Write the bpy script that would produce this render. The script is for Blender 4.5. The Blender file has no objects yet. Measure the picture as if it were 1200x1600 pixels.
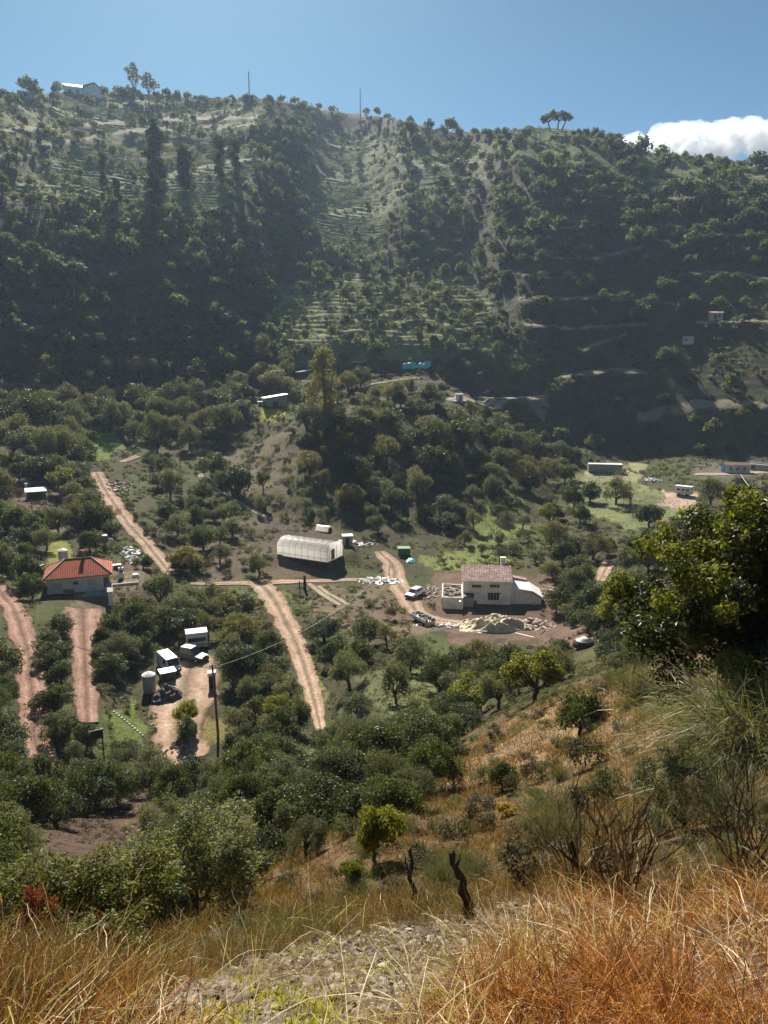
import bpy, math, random
import numpy as np
from mathutils import Vector, Matrix
R = math.radians
rng = np.random.default_rng(7)
random.seed(7)
SC = bpy.context.scene
COL = SC.collection

# ---------------------------------------------------------------- camera, light, sky, exposure
F, CX, CY, PITCH = 1155.0, 600.0, 800.0, R(12.0)      # focal length in photo pixels, centre, downward tilt
cam = bpy.data.cameras.new('camera'); camo = bpy.data.objects.new('camera', cam); COL.objects.link(camo)
cam.sensor_fit = 'VERTICAL'; cam.sensor_height = 36.0; cam.lens = 36.0*F/1600.0
cam.clip_start = 0.1; cam.clip_end = 20000.0
camo.location = (0, 0, 0); camo.rotation_euler = (R(90)-PITCH, 0, 0)
SC.camera = camo

SUN_AZ, SUN_EL = R(-13.0), R(38.0)                     # ahead and a little to the left, above the frame
sun_dir = Vector((math.sin(SUN_AZ)*math.cos(SUN_EL), math.cos(SUN_AZ)*math.cos(SUN_EL), math.sin(SUN_EL)))
sl = bpy.data.lights.new('sun', 'SUN'); sl.energy = 5.0; sl.angle = R(0.5); sl.color = (1.0, 0.93, 0.82)
so = bpy.data.objects.new('sun', sl); COL.objects.link(so)
so.rotation_euler = sun_dir.to_track_quat('Z', 'Y').to_euler(); so.location = (-200, 600, 500)

world = bpy.data.worlds.new('World'); SC.world = world; world.use_nodes = True
wn = world.node_tree; wn.nodes.clear()
sky = wn.nodes.new('ShaderNodeTexSky'); sky.sky_type = 'NISHITA'; sky.sun_disc = False
sky.sun_elevation = SUN_EL; sky.sun_rotation = SUN_AZ
sky.altitude = 1500; sky.air_density = 0.55; sky.dust_density = 0.9; sky.ozone_density = 1.5
bgn = wn.nodes.new('ShaderNodeBackground'); bgn.inputs['Strength'].default_value = 0.05
wo = wn.nodes.new('ShaderNodeOutputWorld')
tint = wn.nodes.new('ShaderNodeMix'); tint.data_type = 'RGBA'; tint.blend_type = 'MULTIPLY'; tint.inputs[0].default_value = 1.0
tint.inputs[7].default_value = (0.70, 1.13, 1.10, 1.0)
wn.links.new(sky.outputs[0], tint.inputs[6]); wn.links.new(tint.outputs[2], bgn.inputs[0]); wn.links.new(bgn.outputs[0], wo.inputs[0])
SC.view_settings.view_transform = 'Standard'; SC.view_settings.look = 'None'
SC.view_settings.exposure = 1.0; SC.view_settings.gamma = 1.0
SC.render.engine = 'CYCLES'
SC.cycles.max_bounces = 5; SC.cycles.diffuse_bounces = 3; SC.cycles.glossy_bounces = 1
SC.cycles.transmission_bounces = 2; SC.cycles.transparent_max_bounces = 4; SC.cycles.volume_bounces = 1
SC.cycles.use_denoising = True

# ---------------------------------------------------------------- photo pixel <-> direction
CP, SP = math.cos(PITCH), math.sin(PITCH)
def pix_dir(px, py):
    """azimuth and tangent of elevation of a photo pixel"""
    u = (np.asarray(px, float)-CX)/F; v = (CY-np.asarray(py, float))/F
    y = CP+v*SP; z = -SP+v*CP
    return np.arctan2(u, y), z/np.hypot(u, y)
def dir_pix(az, te):
    az = np.asarray(az, float); te = np.asarray(te, float)
    f = np.cos(az)*CP-te*SP; up = np.cos(az)*SP+te*CP
    f = np.where(f < 1e-3, 1e-3, f)
    return CX+F*np.sin(az)/f, CY-F*up/f
def in_poly(px, py, poly):
    px = np.asarray(px, float); py = np.asarray(py, float)
    ins = np.zeros(px.shape, bool); n = len(poly); j = n-1
    for i in range(n):
        xi, yi = poly[i]; xj, yj = poly[j]
        if yi != yj:
            c = ((yi > py) != (yj > py)) & (px < (xj-xi)*(py-yi)/(yj-yi)+xi)
            ins ^= c
        j = i
    return ins
def seg_dist(px, py, line):
    d = np.full(np.shape(px), 1e9)
    for (x0, y0), (x1, y1) in zip(line[:-1], line[1:]):
        dx, dy = x1-x0, y1-y0; L = dx*dx+dy*dy+1e-9
        t = np.clip(((px-x0)*dx+(py-y0)*dy)/L, 0, 1)
        d = np.minimum(d, np.hypot(px-x0-t*dx, py-y0-t*dy))
    return d
# ---------------------------------------------------------------- noise
def _h(ix, iy, s):
    n = (ix.astype(np.int64)*374761393+iy.astype(np.int64)*668265263+s*1274126177) & 0xffffffff
    n = ((n ^ (n >> 13))*1274126177) & 0xffffffff
    n = n ^ (n >> 16)
    return (n & 0xffff)/65535.0
def vnoise(x, y, s=0):
    ix = np.floor(x); iy = np.floor(y); fx = x-ix; fy = y-iy
    fx = fx*fx*fx*(fx*(fx*6-15)+10); fy = fy*fy*fy*(fy*(fy*6-15)+10)
    ix = ix.astype(np.int64); iy = iy.astype(np.int64)
    a = _h(ix, iy, s); b = _h(ix+1, iy, s); c = _h(ix, iy+1, s); d = _h(ix+1, iy+1, s)
    return (a+(b-a)*fx)*(1-fy)+(c+(d-c)*fx)*fy
def fbm(x, y, s=0, o=4):
    t = 0; a = 0.5; m = 0
    for i in range(o):
        t = t+a*vnoise(x*2**i+i*17.3, y*2**i-i*9.1, s+i); m += a; a *= 0.5
    return t/m-0.5
# ---------------------------------------------------------------- lie of the land: (photo row, ground distance) down each photo column
PROF = {
 -60: [(1600,3.5),(1520,4.7),(1480,9),(1400,22),(1300,42),(1210,66),(1100,82),(1000,102),(930,122),(850,150),(770,190),(690,240),(640,268)],
 100: [(1600,3.4),(1530,4.6),(1480,8.5),(1410,17),(1345,32),(1300,47),(1200,69),(1100,83),(1000,103),(925,123),(850,150),(770,192),(700,232),(640,268)],
 200: [(1600,3.4),(1545,4.5),(1480,8),(1420,14),(1350,30),(1310,46),(1250,59),(1190,71),(1100,84),(1030,98),(960,116),(900,135),(850,152),(760,195),(700,232),(640,270)],
 300: [(1600,3.3),(1520,4.6),(1470,7.5),(1420,13),(1350,28),(1270,50),(1190,71),(1100,84),(1030,98),(960,116),(900,135),(850,155),(760,195),(700,230),(620,280)],
 400: [(1600,3.3),(1490,5.0),(1440,8),(1380,13),(1320,26),(1250,42),(1180,60),(1120,76),(1000,104),(915,130),(870,148),(820,168),(760,195),(700,225),(650,250),(600,290)],
 500: [(1600,3.3),(1465,5.5),(1425,8),(1335,14),(1290,24),(1220,42),(1140,73),(1000,104),(915,130),(870,148),(830,165),(760,185),(700,203),(650,222),(625,260),(590,290)],
 600: [(1600,3.3),(1450,5.7),(1410,8),(1290,14),(1240,24),(1190,36),(1120,58),(1060,77),(1000,98),(960,113),(910,132),(850,155),(800,175),(720,198),(645,224),(620,262),(590,288)],
 700: [(1600,3.2),(1440,5.8),(1400,8),(1300,15),(1230,24),(1180,36),(1120,60),(1040,84),(1000,100),(955,117),(900,138),(850,160),(800,180),(720,205),(640,235),(615,262),(590,285)],
 850: [(1600,3.2),(1420,6),(1350,9),(1250,16),(1180,25),(1095,40),(1060,68),(1010,93),(955,117),(900,140),(850,165),(800,195),(740,238),(690,262)],
 1000:[(1600,3.2),(1400,6.2),(1300,9.5),(1200,15),(1130,23),(1060,34),(1000,72),(950,105),(900,138),(850,165),(800,195),(740,245),(715,268)],
 1200:[(1600,3.2),(1380,6.4),(1250,9.5),(1130,15),(1050,21),(950,60),(900,108),(850,158),(800,192),(740,246),(725,262)],
 1300:[(1600,3.2),(1370,6.4),(1240,9.5),(1120,15),(1040,21),(950,55),(900,105),(850,155),(800,192),(740,246),(725,262)],
}
SKYL = [(-80,158),(0,150),(60,142),(130,141),(200,146),(300,152),(400,152),(450,156),(500,166),(560,173),(620,182),(680,203),(720,208),(760,203),(810,200),(870,200),(905,204),(960,222),(1000,236),(1040,241),(1100,245),(1150,252),(1200,262),(1300,276)]
RIDGE = [(-80,620),(0,625),(200,640),(400,645),(560,640),(700,635),(870,665),(960,690),(1100,720),(1200,735),(1300,735)]
# gentler faces of the hill that catch the sun: polygon in photo pixels, slope in degrees, share of terracing
FIELDS = [
 ([(-60,150),(130,150),(300,158),(460,165),(480,195),(330,215),(200,205),(120,222),(0,215),(-60,220)],26,.9),
 ([(10,312),(55,248),(120,225),(200,212),(400,228),(412,280),(350,335),(210,340),(100,330)],24,.9),
 ([(470,275),(498,212),(585,205),(625,230),(622,300),(612,385),(560,395),(505,385),(488,310)],25,1.),
 ([(418,490),(470,430),(560,420),(640,430),(725,430),(785,465),(765,545),(690,552),(560,556),(480,548),(425,570)],21,.8),
 ([(820,192),(905,195),(950,215),(940,255),(850,255),(790,230)],27,.5),
 ([(630,225),(690,215),(770,225),(770,275),(690,330),(640,300)],29,.4),
 ([(960,235),(1210,255),(1210,330),(1040,320),(960,290)],27,.4),
]
# narrow ledges cut along the slope: line, half height in photo pixels, slope in degrees
LEDGES = [([(812,468),(900,464),(960,468),(1050,472),(1062,480)],3,4),([(830,402),(930,400),(1000,388)],2.5,8),([(850,355),(920,350),(990,352),(1030,378)],3,8),
 ([(905,545),(940,535),(978,523)],2.5,8),([(680,622),(760,622),(850,622)],6,2),([(880,585),(960,578),(1010,582)],3.5,8),
 ([(560,605),(620,592),(700,594)],3,6),([(700,595),(760,612)],2,6),([(1090,500),(1200,502)],2.5,8),([(170,300),(300,262),(420,245)],3,6),([(60,228),(160,212),(260,200),(400,196)],3,4),
 ([(0,205),(120,196),(240,186),(420,182)],3,4),([(1000,365),(1050,352),(1090,362),(1200,372)],3,8),([(900,300),(1000,312),(1120,305),(1200,312)],2.5,8),([(1060,430),(1130,425),(1210,436)],2.5,8),([(820,505),(900,512),(1010,506)],2.5,8),([(1000,640),(1100,628),(1200,632)],2.5,8),([(640,262),(760,252)],2.5,10),([(820,430),(900,434)],2,10),([(0,246),(60,238)],2.5,6)]
SIG = 10.0; DARK = 35.2
def build_terrain_grid():
    az_f = np.arange(-29.6, 29.61, 0.12); az_o = np.concatenate([np.arange(31, 60, 2.0), np.arange(60, 181, 10.0)])
    az = R(1)*np.concatenate([-az_o[::-1], az_f, az_o[:-1]])
    rr = [0.4]
    while rr[-1] < 262: rr.append(rr[-1]*1.014+0.002)
    rr = np.array(rr); rr = np.concatenate([rr, np.arange(rr[-1]+0.85, 745, 0.85), np.linspace(752, 955, 16)])
    cols = sorted(PROF); A = np.zeros((len(cols), len(rr))); Z = np.zeros((len(cols), len(rr))); hill = []
    lr = np.log(rr)
    for j, c in enumerate(cols):
        e = PROF[c]; py = np.array([k[0] for k in e], float); r = np.array([k[1] for k in e], float)
        a, t = pix_dir(np.full(len(e), float(c)), py); z = t*r
        x = np.concatenate([[math.log(0.4), math.log(1.6)], np.log(r)]); zz = np.concatenate([[-1.55, -2.2], z]); aa = np.concatenate([[a[0], a[0]], a])
        # monotone cubic through the points
        h = np.diff(x); dl = np.diff(zz)/h; m = np.zeros(len(x)); m[0] = dl[0]; m[-1] = dl[-1]
        for i in range(1, len(x)-1):
            if dl[i-1]*dl[i] > 0:
                w1 = 2*h[i]+h[i-1]; w2 = h[i]+2*h[i-1]; m[i] = (w1+w2)/(w1/dl[i-1]+w2/dl[i])
        i = np.clip(np.searchsorted(x, lr)-1, 0, len(x)-2); s = np.clip((lr-x[i])/h[i], 0, 1)
        Z[j] = (2*s**3-3*s**2+1)*zz[i]+(s**3-2*s**2+s)*h[i]*m[i]+(-2*s**3+3*s**2)*zz[i+1]+(s**3-s**2)*h[i]*m[i+1]
        A[j] = np.interp(lr, x, aa); hill.append((a[-1], r[-1], z[-1]))
    base = np.zeros((len(az), len(rr)))
    for k in range(len(rr)):
        base[:, k] = np.interp(az, A[:, k], Z[:, k])
    # smooth sideways a little
    n = 21; ker = np.hanning(n+2)[1:-1]; ker /= ker.sum()
    base = np.apply_along_axis(lambda q: np.convolve(np.pad(q, n//2, mode='edge'), ker, 'valid'), 0, base)
    # the hill: walked upward from its foot, its slope chosen face by face
    ha = np.array([q[0] for q in hill]); hr = np.array([q[1] for q in hill])
    rh = np.interp(az, ha, hr); zh = np.array([np.interp(rh[i], rr, base[i]) for i in range(len(az))])
    sa, st = pix_dir([q[0] for q in SKYL], [q[1] for q in SKYL]); ra, _ = pix_dir([q[0] for q in RIDGE], [200]*len(RIDGE))
    te1 = np.interp(az, sa, st); rt = np.interp(az, ra, [q[1] for q in RIDGE])
    te0 = zh/rh; N = 420; TE = te0[:, None]+(te1-te0)[:, None]*np.linspace(0, 1, N)[None]
    azc = np.clip(az, R(-31), R(31))
    PX, PY = dir_pix(azc[:, None]+0*TE, TE)
    jx = PX+70*fbm(PX/55, PY/40, 3, 4); jy = PY+30*fbm(PX/55, PY/40, 8, 4)
    fs = np.full(TE.shape, np.nan); tw = np.full(TE.shape, .22)
    for poly, deg, w in FIELDS:
        q = in_poly(jx, jy, poly); fs[q] = math.tan(R(deg)); tw[q] = w
    fl = np.full(TE.shape, np.nan)
    for line, hw, deg in LEDGES:
        wob = 5*fbm(PX/30, PY/200, 5); q = seg_dist(PX, PY+wob, line) < hw*(.55+.9*vnoise(PX/18, PY/90, 6)); fl[q] = math.tan(R(deg)); tw[q] = 0
    var = 1+0.22*fbm(PX/60, PY/40, 21, 3)
    def walk(sd):
        r = rh.copy(); out = [r.copy()]
        for k in range(1, N):
            s = np.where(np.isnan(fs[:, k]), sd*var[:, k], fs[:, k]); s = np.maximum(s, TE[:, k]+0.04)
            z0 = TE[:, k-1]*r; r = np.maximum((z0-s*r)/(TE[:, k]-s), r+0.01); out.append(r.copy())
        return np.array(out).T
    RW = walk(np.full(len(az), math.tan(R(DARK))))
    gk = np.exp(-.5*(np.arange(-36, 37)/SIG)**2); gk /= gk.sum()
    RW = np.apply_along_axis(lambda q: np.convolve(np.pad(q, 36, mode='edge'), gk, 'valid'), 0, RW)
    inc = np.zeros_like(RW); dlt = np.zeros(len(az)); add = np.zeros_like(RW)
    for k in range(N-1, 0, -1):                          # each ledge juts out, so that the sun reaches its top
        r = RW[:, k-1]; sl = fl[:, k]; on = ~np.isnan(sl); s2 = np.maximum(np.nan_to_num(sl), TE[:, k]+.05)
        rn = (TE[:, k-1]*r-s2*r)/np.minimum(TE[:, k]-s2, -.03)
        add[:, k] = dlt; dlt = dlt*.94-np.clip(rn-RW[:, k], 0, 1.3)*on
    gs = np.exp(-.5*(np.arange(-9, 10)/3.0)**2); gs /= gs.sum()
    add = np.apply_along_axis(lambda q: np.convolve(np.pad(q, 9, mode='edge'), gs, 'valid'), 0, add)
    add *= np.clip(np.arange(N)/30.0, 0, 1)[None]
    RW = np.maximum.accumulate(RW+add+np.arange(N)[None]*1e-4, axis=1); ZW = RW*TE
    G = base.copy(); TW = np.full_like(G, .22)
    for i in range(len(az)):
        far = rr >= rh[i]-1; q = rr[far]
        z = np.interp(q, RW[i], ZW[i]); sl0 = (ZW[i, 6]-ZW[i, 0])/max(RW[i, 6]-RW[i, 0], .5)
        z = np.where(q < RW[i, 0], ZW[i, 0]+sl0*(q-RW[i, 0]), z)
        over = q > RW[i, -1]; d = q-RW[i, -1]
        z = np.where(over, ZW[i, -1]-0.10*d-0.0012*np.minimum(d, 400)**2*0.5, z)
        w = np.clip((q-rh[i])/26, 0, 1); w = w*w*(3-2*w)
        G[i, far] = base[i, far]*(1-w)+z*w; TW[i, far] = np.where(over | (w < .5), .22, np.interp(q, RW[i], tw[i]))
    n = 5; ker = np.hanning(n+2)[1:-1]; ker /= ker.sum()
    sm = np.apply_along_axis(lambda q: np.convolve(np.pad(q, n//2, mode='edge'), ker, 'valid'), 0, G)
    G = np.where(rr[None] > 250, sm, G)
    X = rr[None]*np.sin(az)[:, None]; Y = rr[None]*np.cos(az)[:, None]
    # natural roughness, then terraces
    amp = np.interp(rr, [0, 3, 8, 30, 80, 200, 300, 600], [.02, .10, .22, .5, .5, .6, 1.2, 1.6])[None]
    wl = np.interp(rr, [0, 10, 60, 200, 400], [.9, 2.5, 9, 14, 22])[None]
    # noise at fixed wavelengths blended by distance
    G += 2.0*fbm(X/24, Y/24, 11, 4)*np.interp(rr, [0, 40, 120, 300, 500], [0, .15, .35, 1.3, 1.5])[None]
    G += 0.5*fbm(X/3.0, Y/3.0, 31, 4)*np.interp(rr, [0, 4, 12, 60, 150, 400], [.1, .5, 1.1, .8, .5, .9])[None]
    G += 0.10*fbm(X/.5, Y/.5, 41, 3)*np.interp(rr, [0, 2, 12, 30], [.6, 1, 1, 0])[None]
    h = 2.1+0.5*fbm(X/60, Y/60, 55, 2); u = G/h+1.4*fbm(X/30, Y/30, 61, 3)+0.5*fbm(X/6, Y/6, 66, 2); fl = np.floor(u); f = u-fl
    st = np.clip((f-0.62)/0.38, 0, 1); st = st*st*(3-2*st); tread = 0.22*f
    G += h*(fl+np.clip(tread+0.86*st, 0, 1)-u)*TW*0.85
    return az, rr, G, TW
AZ, RR, G, TWG = build_terrain_grid()
LRR = RR
def ground_ar(az, r, grid=None):
    g = G if grid is None else grid
    az = np.asarray(az, float); r = np.asarray(r, float)
    i = np.clip(np.searchsorted(AZ, az)-1, 0, len(AZ)-2); k = np.clip(np.searchsorted(RR, r)-1, 0, len(RR)-2)
    a = np.clip((az-AZ[i])/(AZ[i+1]-AZ[i]), 0, 1); b = np.clip((r-RR[k])/(RR[k+1]-RR[k]), 0, 1)
    return (g[i, k]*(1-a)+g[i+1, k]*a)*(1-b)+(g[i, k+1]*(1-a)+g[i+1, k+1]*a)*b
def gz(x, y):
    return ground_ar(np.arctan2(x, y), np.hypot(x, y))
def hit(px, py, rmin=0.0, rmax=900.0):
    """where the ray through a photo pixel first meets the ground beyond rmin -> x, y, z, slant distance"""
    px = np.atleast_1d(np.asarray(px, float)); py = np.atleast_1d(np.asarray(py, float)); out = np.zeros((len(px), 4))
    a, t = pix_dir(px, py); m = (RR >= rmin) & (RR <= rmax); rs = RR[m]
    for n in range(len(px)):
        z = ground_ar(np.full(len(rs), a[n]), rs); d = z-t[n]*rs; w = np.nonzero(d >= 0)[0]
        k = w[0] if len(w) else len(rs)-1
        if k > 0 and len(w):
            r = rs[k-1]+(rs[k]-rs[k-1])*(-d[k-1])/(d[k]-d[k-1]+1e-9) if d[k-1] < 0 else rs[k]
        else: r = rs[k]
        zz = float(ground_ar(a[n], r)); out[n] = (r*math.sin(a[n]), r*math.cos(a[n]), zz, math.hypot(r, zz))
    return out
# level ground cut for yards and buildings: photo pixel, radius across, radius deep, fade (metres)
XG = RR[None]*np.sin(AZ)[:, None]; YG = RR[None]*np.cos(AZ)[:, None]
PADS = [(755,950,12,9,6),(122,915,9,6,4),(480,866,9,5,2.5,1.3),(290,1090,5,20,4),(943,735,9,6,6),(1150,738,9,5,5),(1060,785,7,6,5),(430,634,9,6,5),(775,623,16,6,3,.8),(130,140,14,8,6),(55,775,6,5,4)]
for px, py, ru, rv, fd, *up in PADS:
    up = up[0] if up else 0.0
    p = hit([px], [py], 20 if py > 500 else 400)[0]; r0 = math.hypot(p[0], p[1]); ux, uy = p[0]/r0, p[1]/r0
    v = (XG-p[0])*ux+(YG-p[1])*uy; u = (XG-p[0])*uy-(YG-p[1])*ux
    d = np.maximum(np.maximum(np.abs(u)-ru, np.abs(v)-rv), 0)/fd; w = np.clip(1-d, 0, 1); w = w*w*(3-2*w)
    G += (p[2]+up+0.10*(G-p[2])-G)*w
# ---------------------------------------------------------------- materials
def nt(name):
    m = bpy.data.materials.new(name); m.use_nodes = True; t = m.node_tree; t.nodes.clear()
    o = t.nodes.new('ShaderNodeOutputMaterial'); return m, t, o
def N(t, kind, **kw):
    n = t.nodes.new(kind)
    for k, v in kw.items():
        if k in n.inputs: n.inputs[k].default_value = v
        else: setattr(n, k, v)
    return n
def L(t, a, b): t.links.new(a, b)
def mixc(t, fac, a, b, mode='MIX'):
    n = t.nodes.new('ShaderNodeMix'); n.data_type = 'RGBA'; n.blend_type = mode; n.clamp_factor = True
    for sock, v in ((n.inputs[0], fac), (n.inputs[6], a), (n.inputs[7], b)):
        if hasattr(v, 'is_output'): L(t, v, sock)
        elif isinstance(v, (int, float)): sock.default_value = v
        else: sock.default_value = (*v[:3], 1)
    return n.outputs[2]
def ramp(t, src, stops):
    n = t.nodes.new('ShaderNodeValToRGB'); e = n.color_ramp.elements
    while len(e) > 1: e.remove(e[-1])
    e[0].position, e[0].color = stops[0][0], (*stops[0][1], 1)
    for p, c in stops[1:]:
        k = e.new(p); k.color = (*c, 1)
    L(t, src, n.inputs[0]); return n.outputs[0]
def noise(t, scale, detail=4, rough=.6, vec=None, dist=0):
    n = N(t, 'ShaderNodeTexNoise'); n.inputs['Scale'].default_value = scale; n.inputs['Detail'].default_value = detail
    n.inputs['Roughness'].default_value = rough; n.inputs['Distortion'].default_value = dist
    if vec is not None: L(t, vec, n.inputs['Vector'])
    return n.outputs[0]
def simple(name, c1, c2=None, scale=3.0, rough=.7, metal=0.0, bump=0.0, spec=.3, coord='Object', bscale=None, lo=.35, hi=.65):
    m, t, o = nt(name); p = N(t, 'ShaderNodeBsdfPrincipled'); p.inputs['Roughness'].default_value = rough
    p.inputs['Metallic'].default_value = metal; p.inputs['Specular IOR Level'].default_value = spec
    tc = N(t, 'ShaderNodeTexCoord'); v = tc.outputs[coord]
    L(t, ramp(t, noise(t, scale, 5, .65, v), [(lo, c1), (hi, c2 or tuple(x*.75 for x in c1))]), p.inputs['Base Color'])
    if bump:
        b = N(t, 'ShaderNodeBump'); b.inputs['Strength'].default_value = bump; b.inputs['Distance'].default_value = .05
        L(t, noise(t, bscale or scale*4, 4, .6, v), b.inputs['Height']); L(t, b.outputs[0], p.inputs['Normal'])
    L(t, p.outputs[0], o.inputs[0]); return m
def leaf_mat(name, stops, trans=.35, rough=.45, spec=.35, attr=None):
    """leaves: colour varies leaf by leaf and tree by tree, some light passes through"""
    m, t, o = nt(name); g = N(t, 'ShaderNodeNewGeometry'); oi = N(t, 'ShaderNodeObjectInfo')
    a = N(t, 'ShaderNodeMath', operation='MULTIPLY'); L(t, g.outputs['Random Per Island'], a.inputs[0]); a.inputs[1].default_value = .62
    b = N(t, 'ShaderNodeMath', operation='MULTIPLY_ADD'); L(t, oi.outputs['Random'], b.inputs[0]); b.inputs[1].default_value = .38; L(t, a.outputs[0], b.inputs[2])
    c = ramp(t, b.outputs[0], stops)
    p = N(t, 'ShaderNodeBsdfPrincipled'); p.inputs['Roughness'].default_value = rough; p.inputs['Specular IOR Level'].default_value = spec
    L(t, c, p.inputs['Base Color'])
    tr = N(t, 'ShaderNodeBsdfTranslucent'); L(t, mixc(t, 1.0, c, (1.25, 1.35, .6), 'MULTIPLY'), tr.inputs[0])
    mx = N(t, 'ShaderNodeMixShader'); mx.inputs[0].default_value = trans; L(t, p.outputs[0], mx.inputs[1]); L(t, tr.outputs[0], mx.inputs[2])
    L(t, mx.outputs[0], o.inputs[0]); return m
M = {}
def ground_mat():
    m, t, o = nt('ground'); p = N(t, 'ShaderNodeBsdfPrincipled'); p.inputs['Roughness'].default_value = .95; p.inputs['Specular IOR Level'].default_value = .1
    at = N(t, 'ShaderNodeAttribute'); at.attribute_name = 'soil'
    tc = N(t, 'ShaderNodeTexCoord'); v = tc.outputs['Object']
    big = ramp(t, noise(t, .22, 7, .72, v), [(.3, (.62, .60, .60)), (.5, (1, 1, 1)), (.7, (1.35, 1.28, 1.1))])
    fine = ramp(t, noise(t, 3.2, 8, .75, v), [(.32, (.45, .45, .45)), (.5, (1, 1, 1)), (.72, (1.7, 1.6, 1.45))])
    c = mixc(t, 1.0, at.outputs['Color'], big, 'MULTIPLY'); c = mixc(t, 1.0, c, fine, 'MULTIPLY')
    L(t, c, p.inputs['Base Color'])
    b = N(t, 'ShaderNodeBump'); b.inputs['Strength'].default_value = .9; b.inputs['Distance'].default_value = .35
    L(t, noise(t, 1.6, 9, .72, v), b.inputs['Height']); L(t, b.outputs[0], p.inputs['Normal'])
    L(t, p.outputs[0], o.inputs[0]); return m
def road_mat(name, dirt, rut, verge):
    m, t, o = nt(name); p = N(t, 'ShaderNodeBsdfPrincipled'); p.inputs['Roughness'].default_value = .95; p.inputs['Specular IOR Level'].default_value = .1
    tc = N(t, 'ShaderNodeTexCoord'); v = tc.outputs['Object']; at = N(t, 'ShaderNodeAttribute'); at.attribute_name = 'across'
    w = N(t, 'ShaderNodeMath', operation='MULTIPLY_ADD'); L(t, noise(t, .5, 4, .6, v), w.inputs[0]); w.inputs[1].default_value = .25; L(t, at.outputs['Fac'], w.inputs[2])
    s = N(t, 'ShaderNodeMath', operation='SUBTRACT'); L(t, w.outputs[0], s.inputs[0]); s.inputs[1].default_value = .125
    prof = ramp(t, s.outputs[0], [(0, verge), (.10, dirt), (.2, dirt), (.29, rut), (.38, dirt), (.5, tuple(x*k for x, k in zip(dirt, (.5, .54, .5)))), (.62, dirt), (.71, rut), (.8, dirt), (.9, dirt), (1, verge)])
    fine = ramp(t, noise(t, 2.2, 8, .75, v), [(.3, (.5, .5, .5)), (.5, (1, 1, 1)), (.72, (1.45, 1.4, 1.35))])
    big = ramp(t, noise(t, .3, 4, .6, v), [(.3, (.75, .72, .7)), (.7, (1.2, 1.2, 1.2))])
    c = mixc(t, 1.0, mixc(t, 1.0, prof, fine, 'MULTIPLY'), big, 'MULTIPLY'); L(t, c, p.inputs['Base Color'])
    b = N(t, 'ShaderNodeBump'); b.inputs['Strength'].default_value = .7; b.inputs['Distance'].default_value = .15
    L(t, noise(t, 2.5, 8, .7, v), b.inputs['Height']); L(t, b.outputs[0], p.inputs['Normal'])
    L(t, p.outputs[0], o.inputs[0]); return m
M['ground'] = ground_mat()
M['road'] = road_mat('pink_dirt', (.35, .245, .175), (.45, .335, .25), (.15, .115, .065))
M['road_red'] = road_mat('red_dirt', (.27, .165, .125), (.35, .225, .175), (.15, .10, .065))
M['road_pale'] = road_mat('pale_dirt', (.34, .29, .22), (.42, .36, .28), (.14, .12, .07))
# ---------------------------------------------------------------- object helpers
def tag(o, label=None, cat=None, group=None, kind=None):
    if label: o['label'] = label
    if cat: o['category'] = cat
    if group: o['group'] = group
    if kind: o['kind'] = kind
    return o
def mesh_np(name, V, Fq, mats, mi=None, smooth=False):
    """mesh from a vertex array and a list of face arrays (each n x 3 or n x 4)"""
    me = bpy.data.meshes.new(name); V = np.asarray(V, np.float32); Fq = Fq if isinstance(Fq, list) else [Fq]
    Fq = [np.asarray(f, np.int32) for f in Fq if len(f)]
    loops = np.concatenate([f.ravel() for f in Fq]); cnt = np.concatenate([np.full(len(f), f.shape[1], np.int32) for f in Fq])
    me.vertices.add(len(V)); me.vertices.foreach_set('co', V.ravel())
    me.loops.add(len(loops)); me.loops.foreach_set('vertex_index', loops)
    me.polygons.add(len(cnt)); me.polygons.foreach_set('loop_start', np.concatenate([[0], np.cumsum(cnt)[:-1]]).astype(np.int32)); me.polygons.foreach_set('loop_total', cnt)
    for m in (mats if isinstance(mats, (list, tuple)) else [mats]): me.materials.append(m)
    if mi is not None: me.polygons.foreach_set('material_index', np.asarray(mi, np.int32))
    me.polygons.foreach_set('use_smooth', np.full(len(cnt), smooth, bool))
    me.update(calc_edges=True); return me
def link(name, me, parent=None, loc=None, rz=0.0, s=1.0):
    o = bpy.data.objects.new(name, me); COL.objects.link(o)
    if parent is not None: o.parent = parent
    if loc is not None: o.location = loc
    if rz: o.rotation_euler = (0, 0, rz)
    if s != 1.0: o.scale = (s, s, s) if np.isscalar(s) else s
    return o
def empty(name, loc, rz=0.0, label=None, cat=None, group=None):
    o = link(name, None, None, loc, rz); o.empty_display_size = .5
    return tag(o, label, cat, group)
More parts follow.
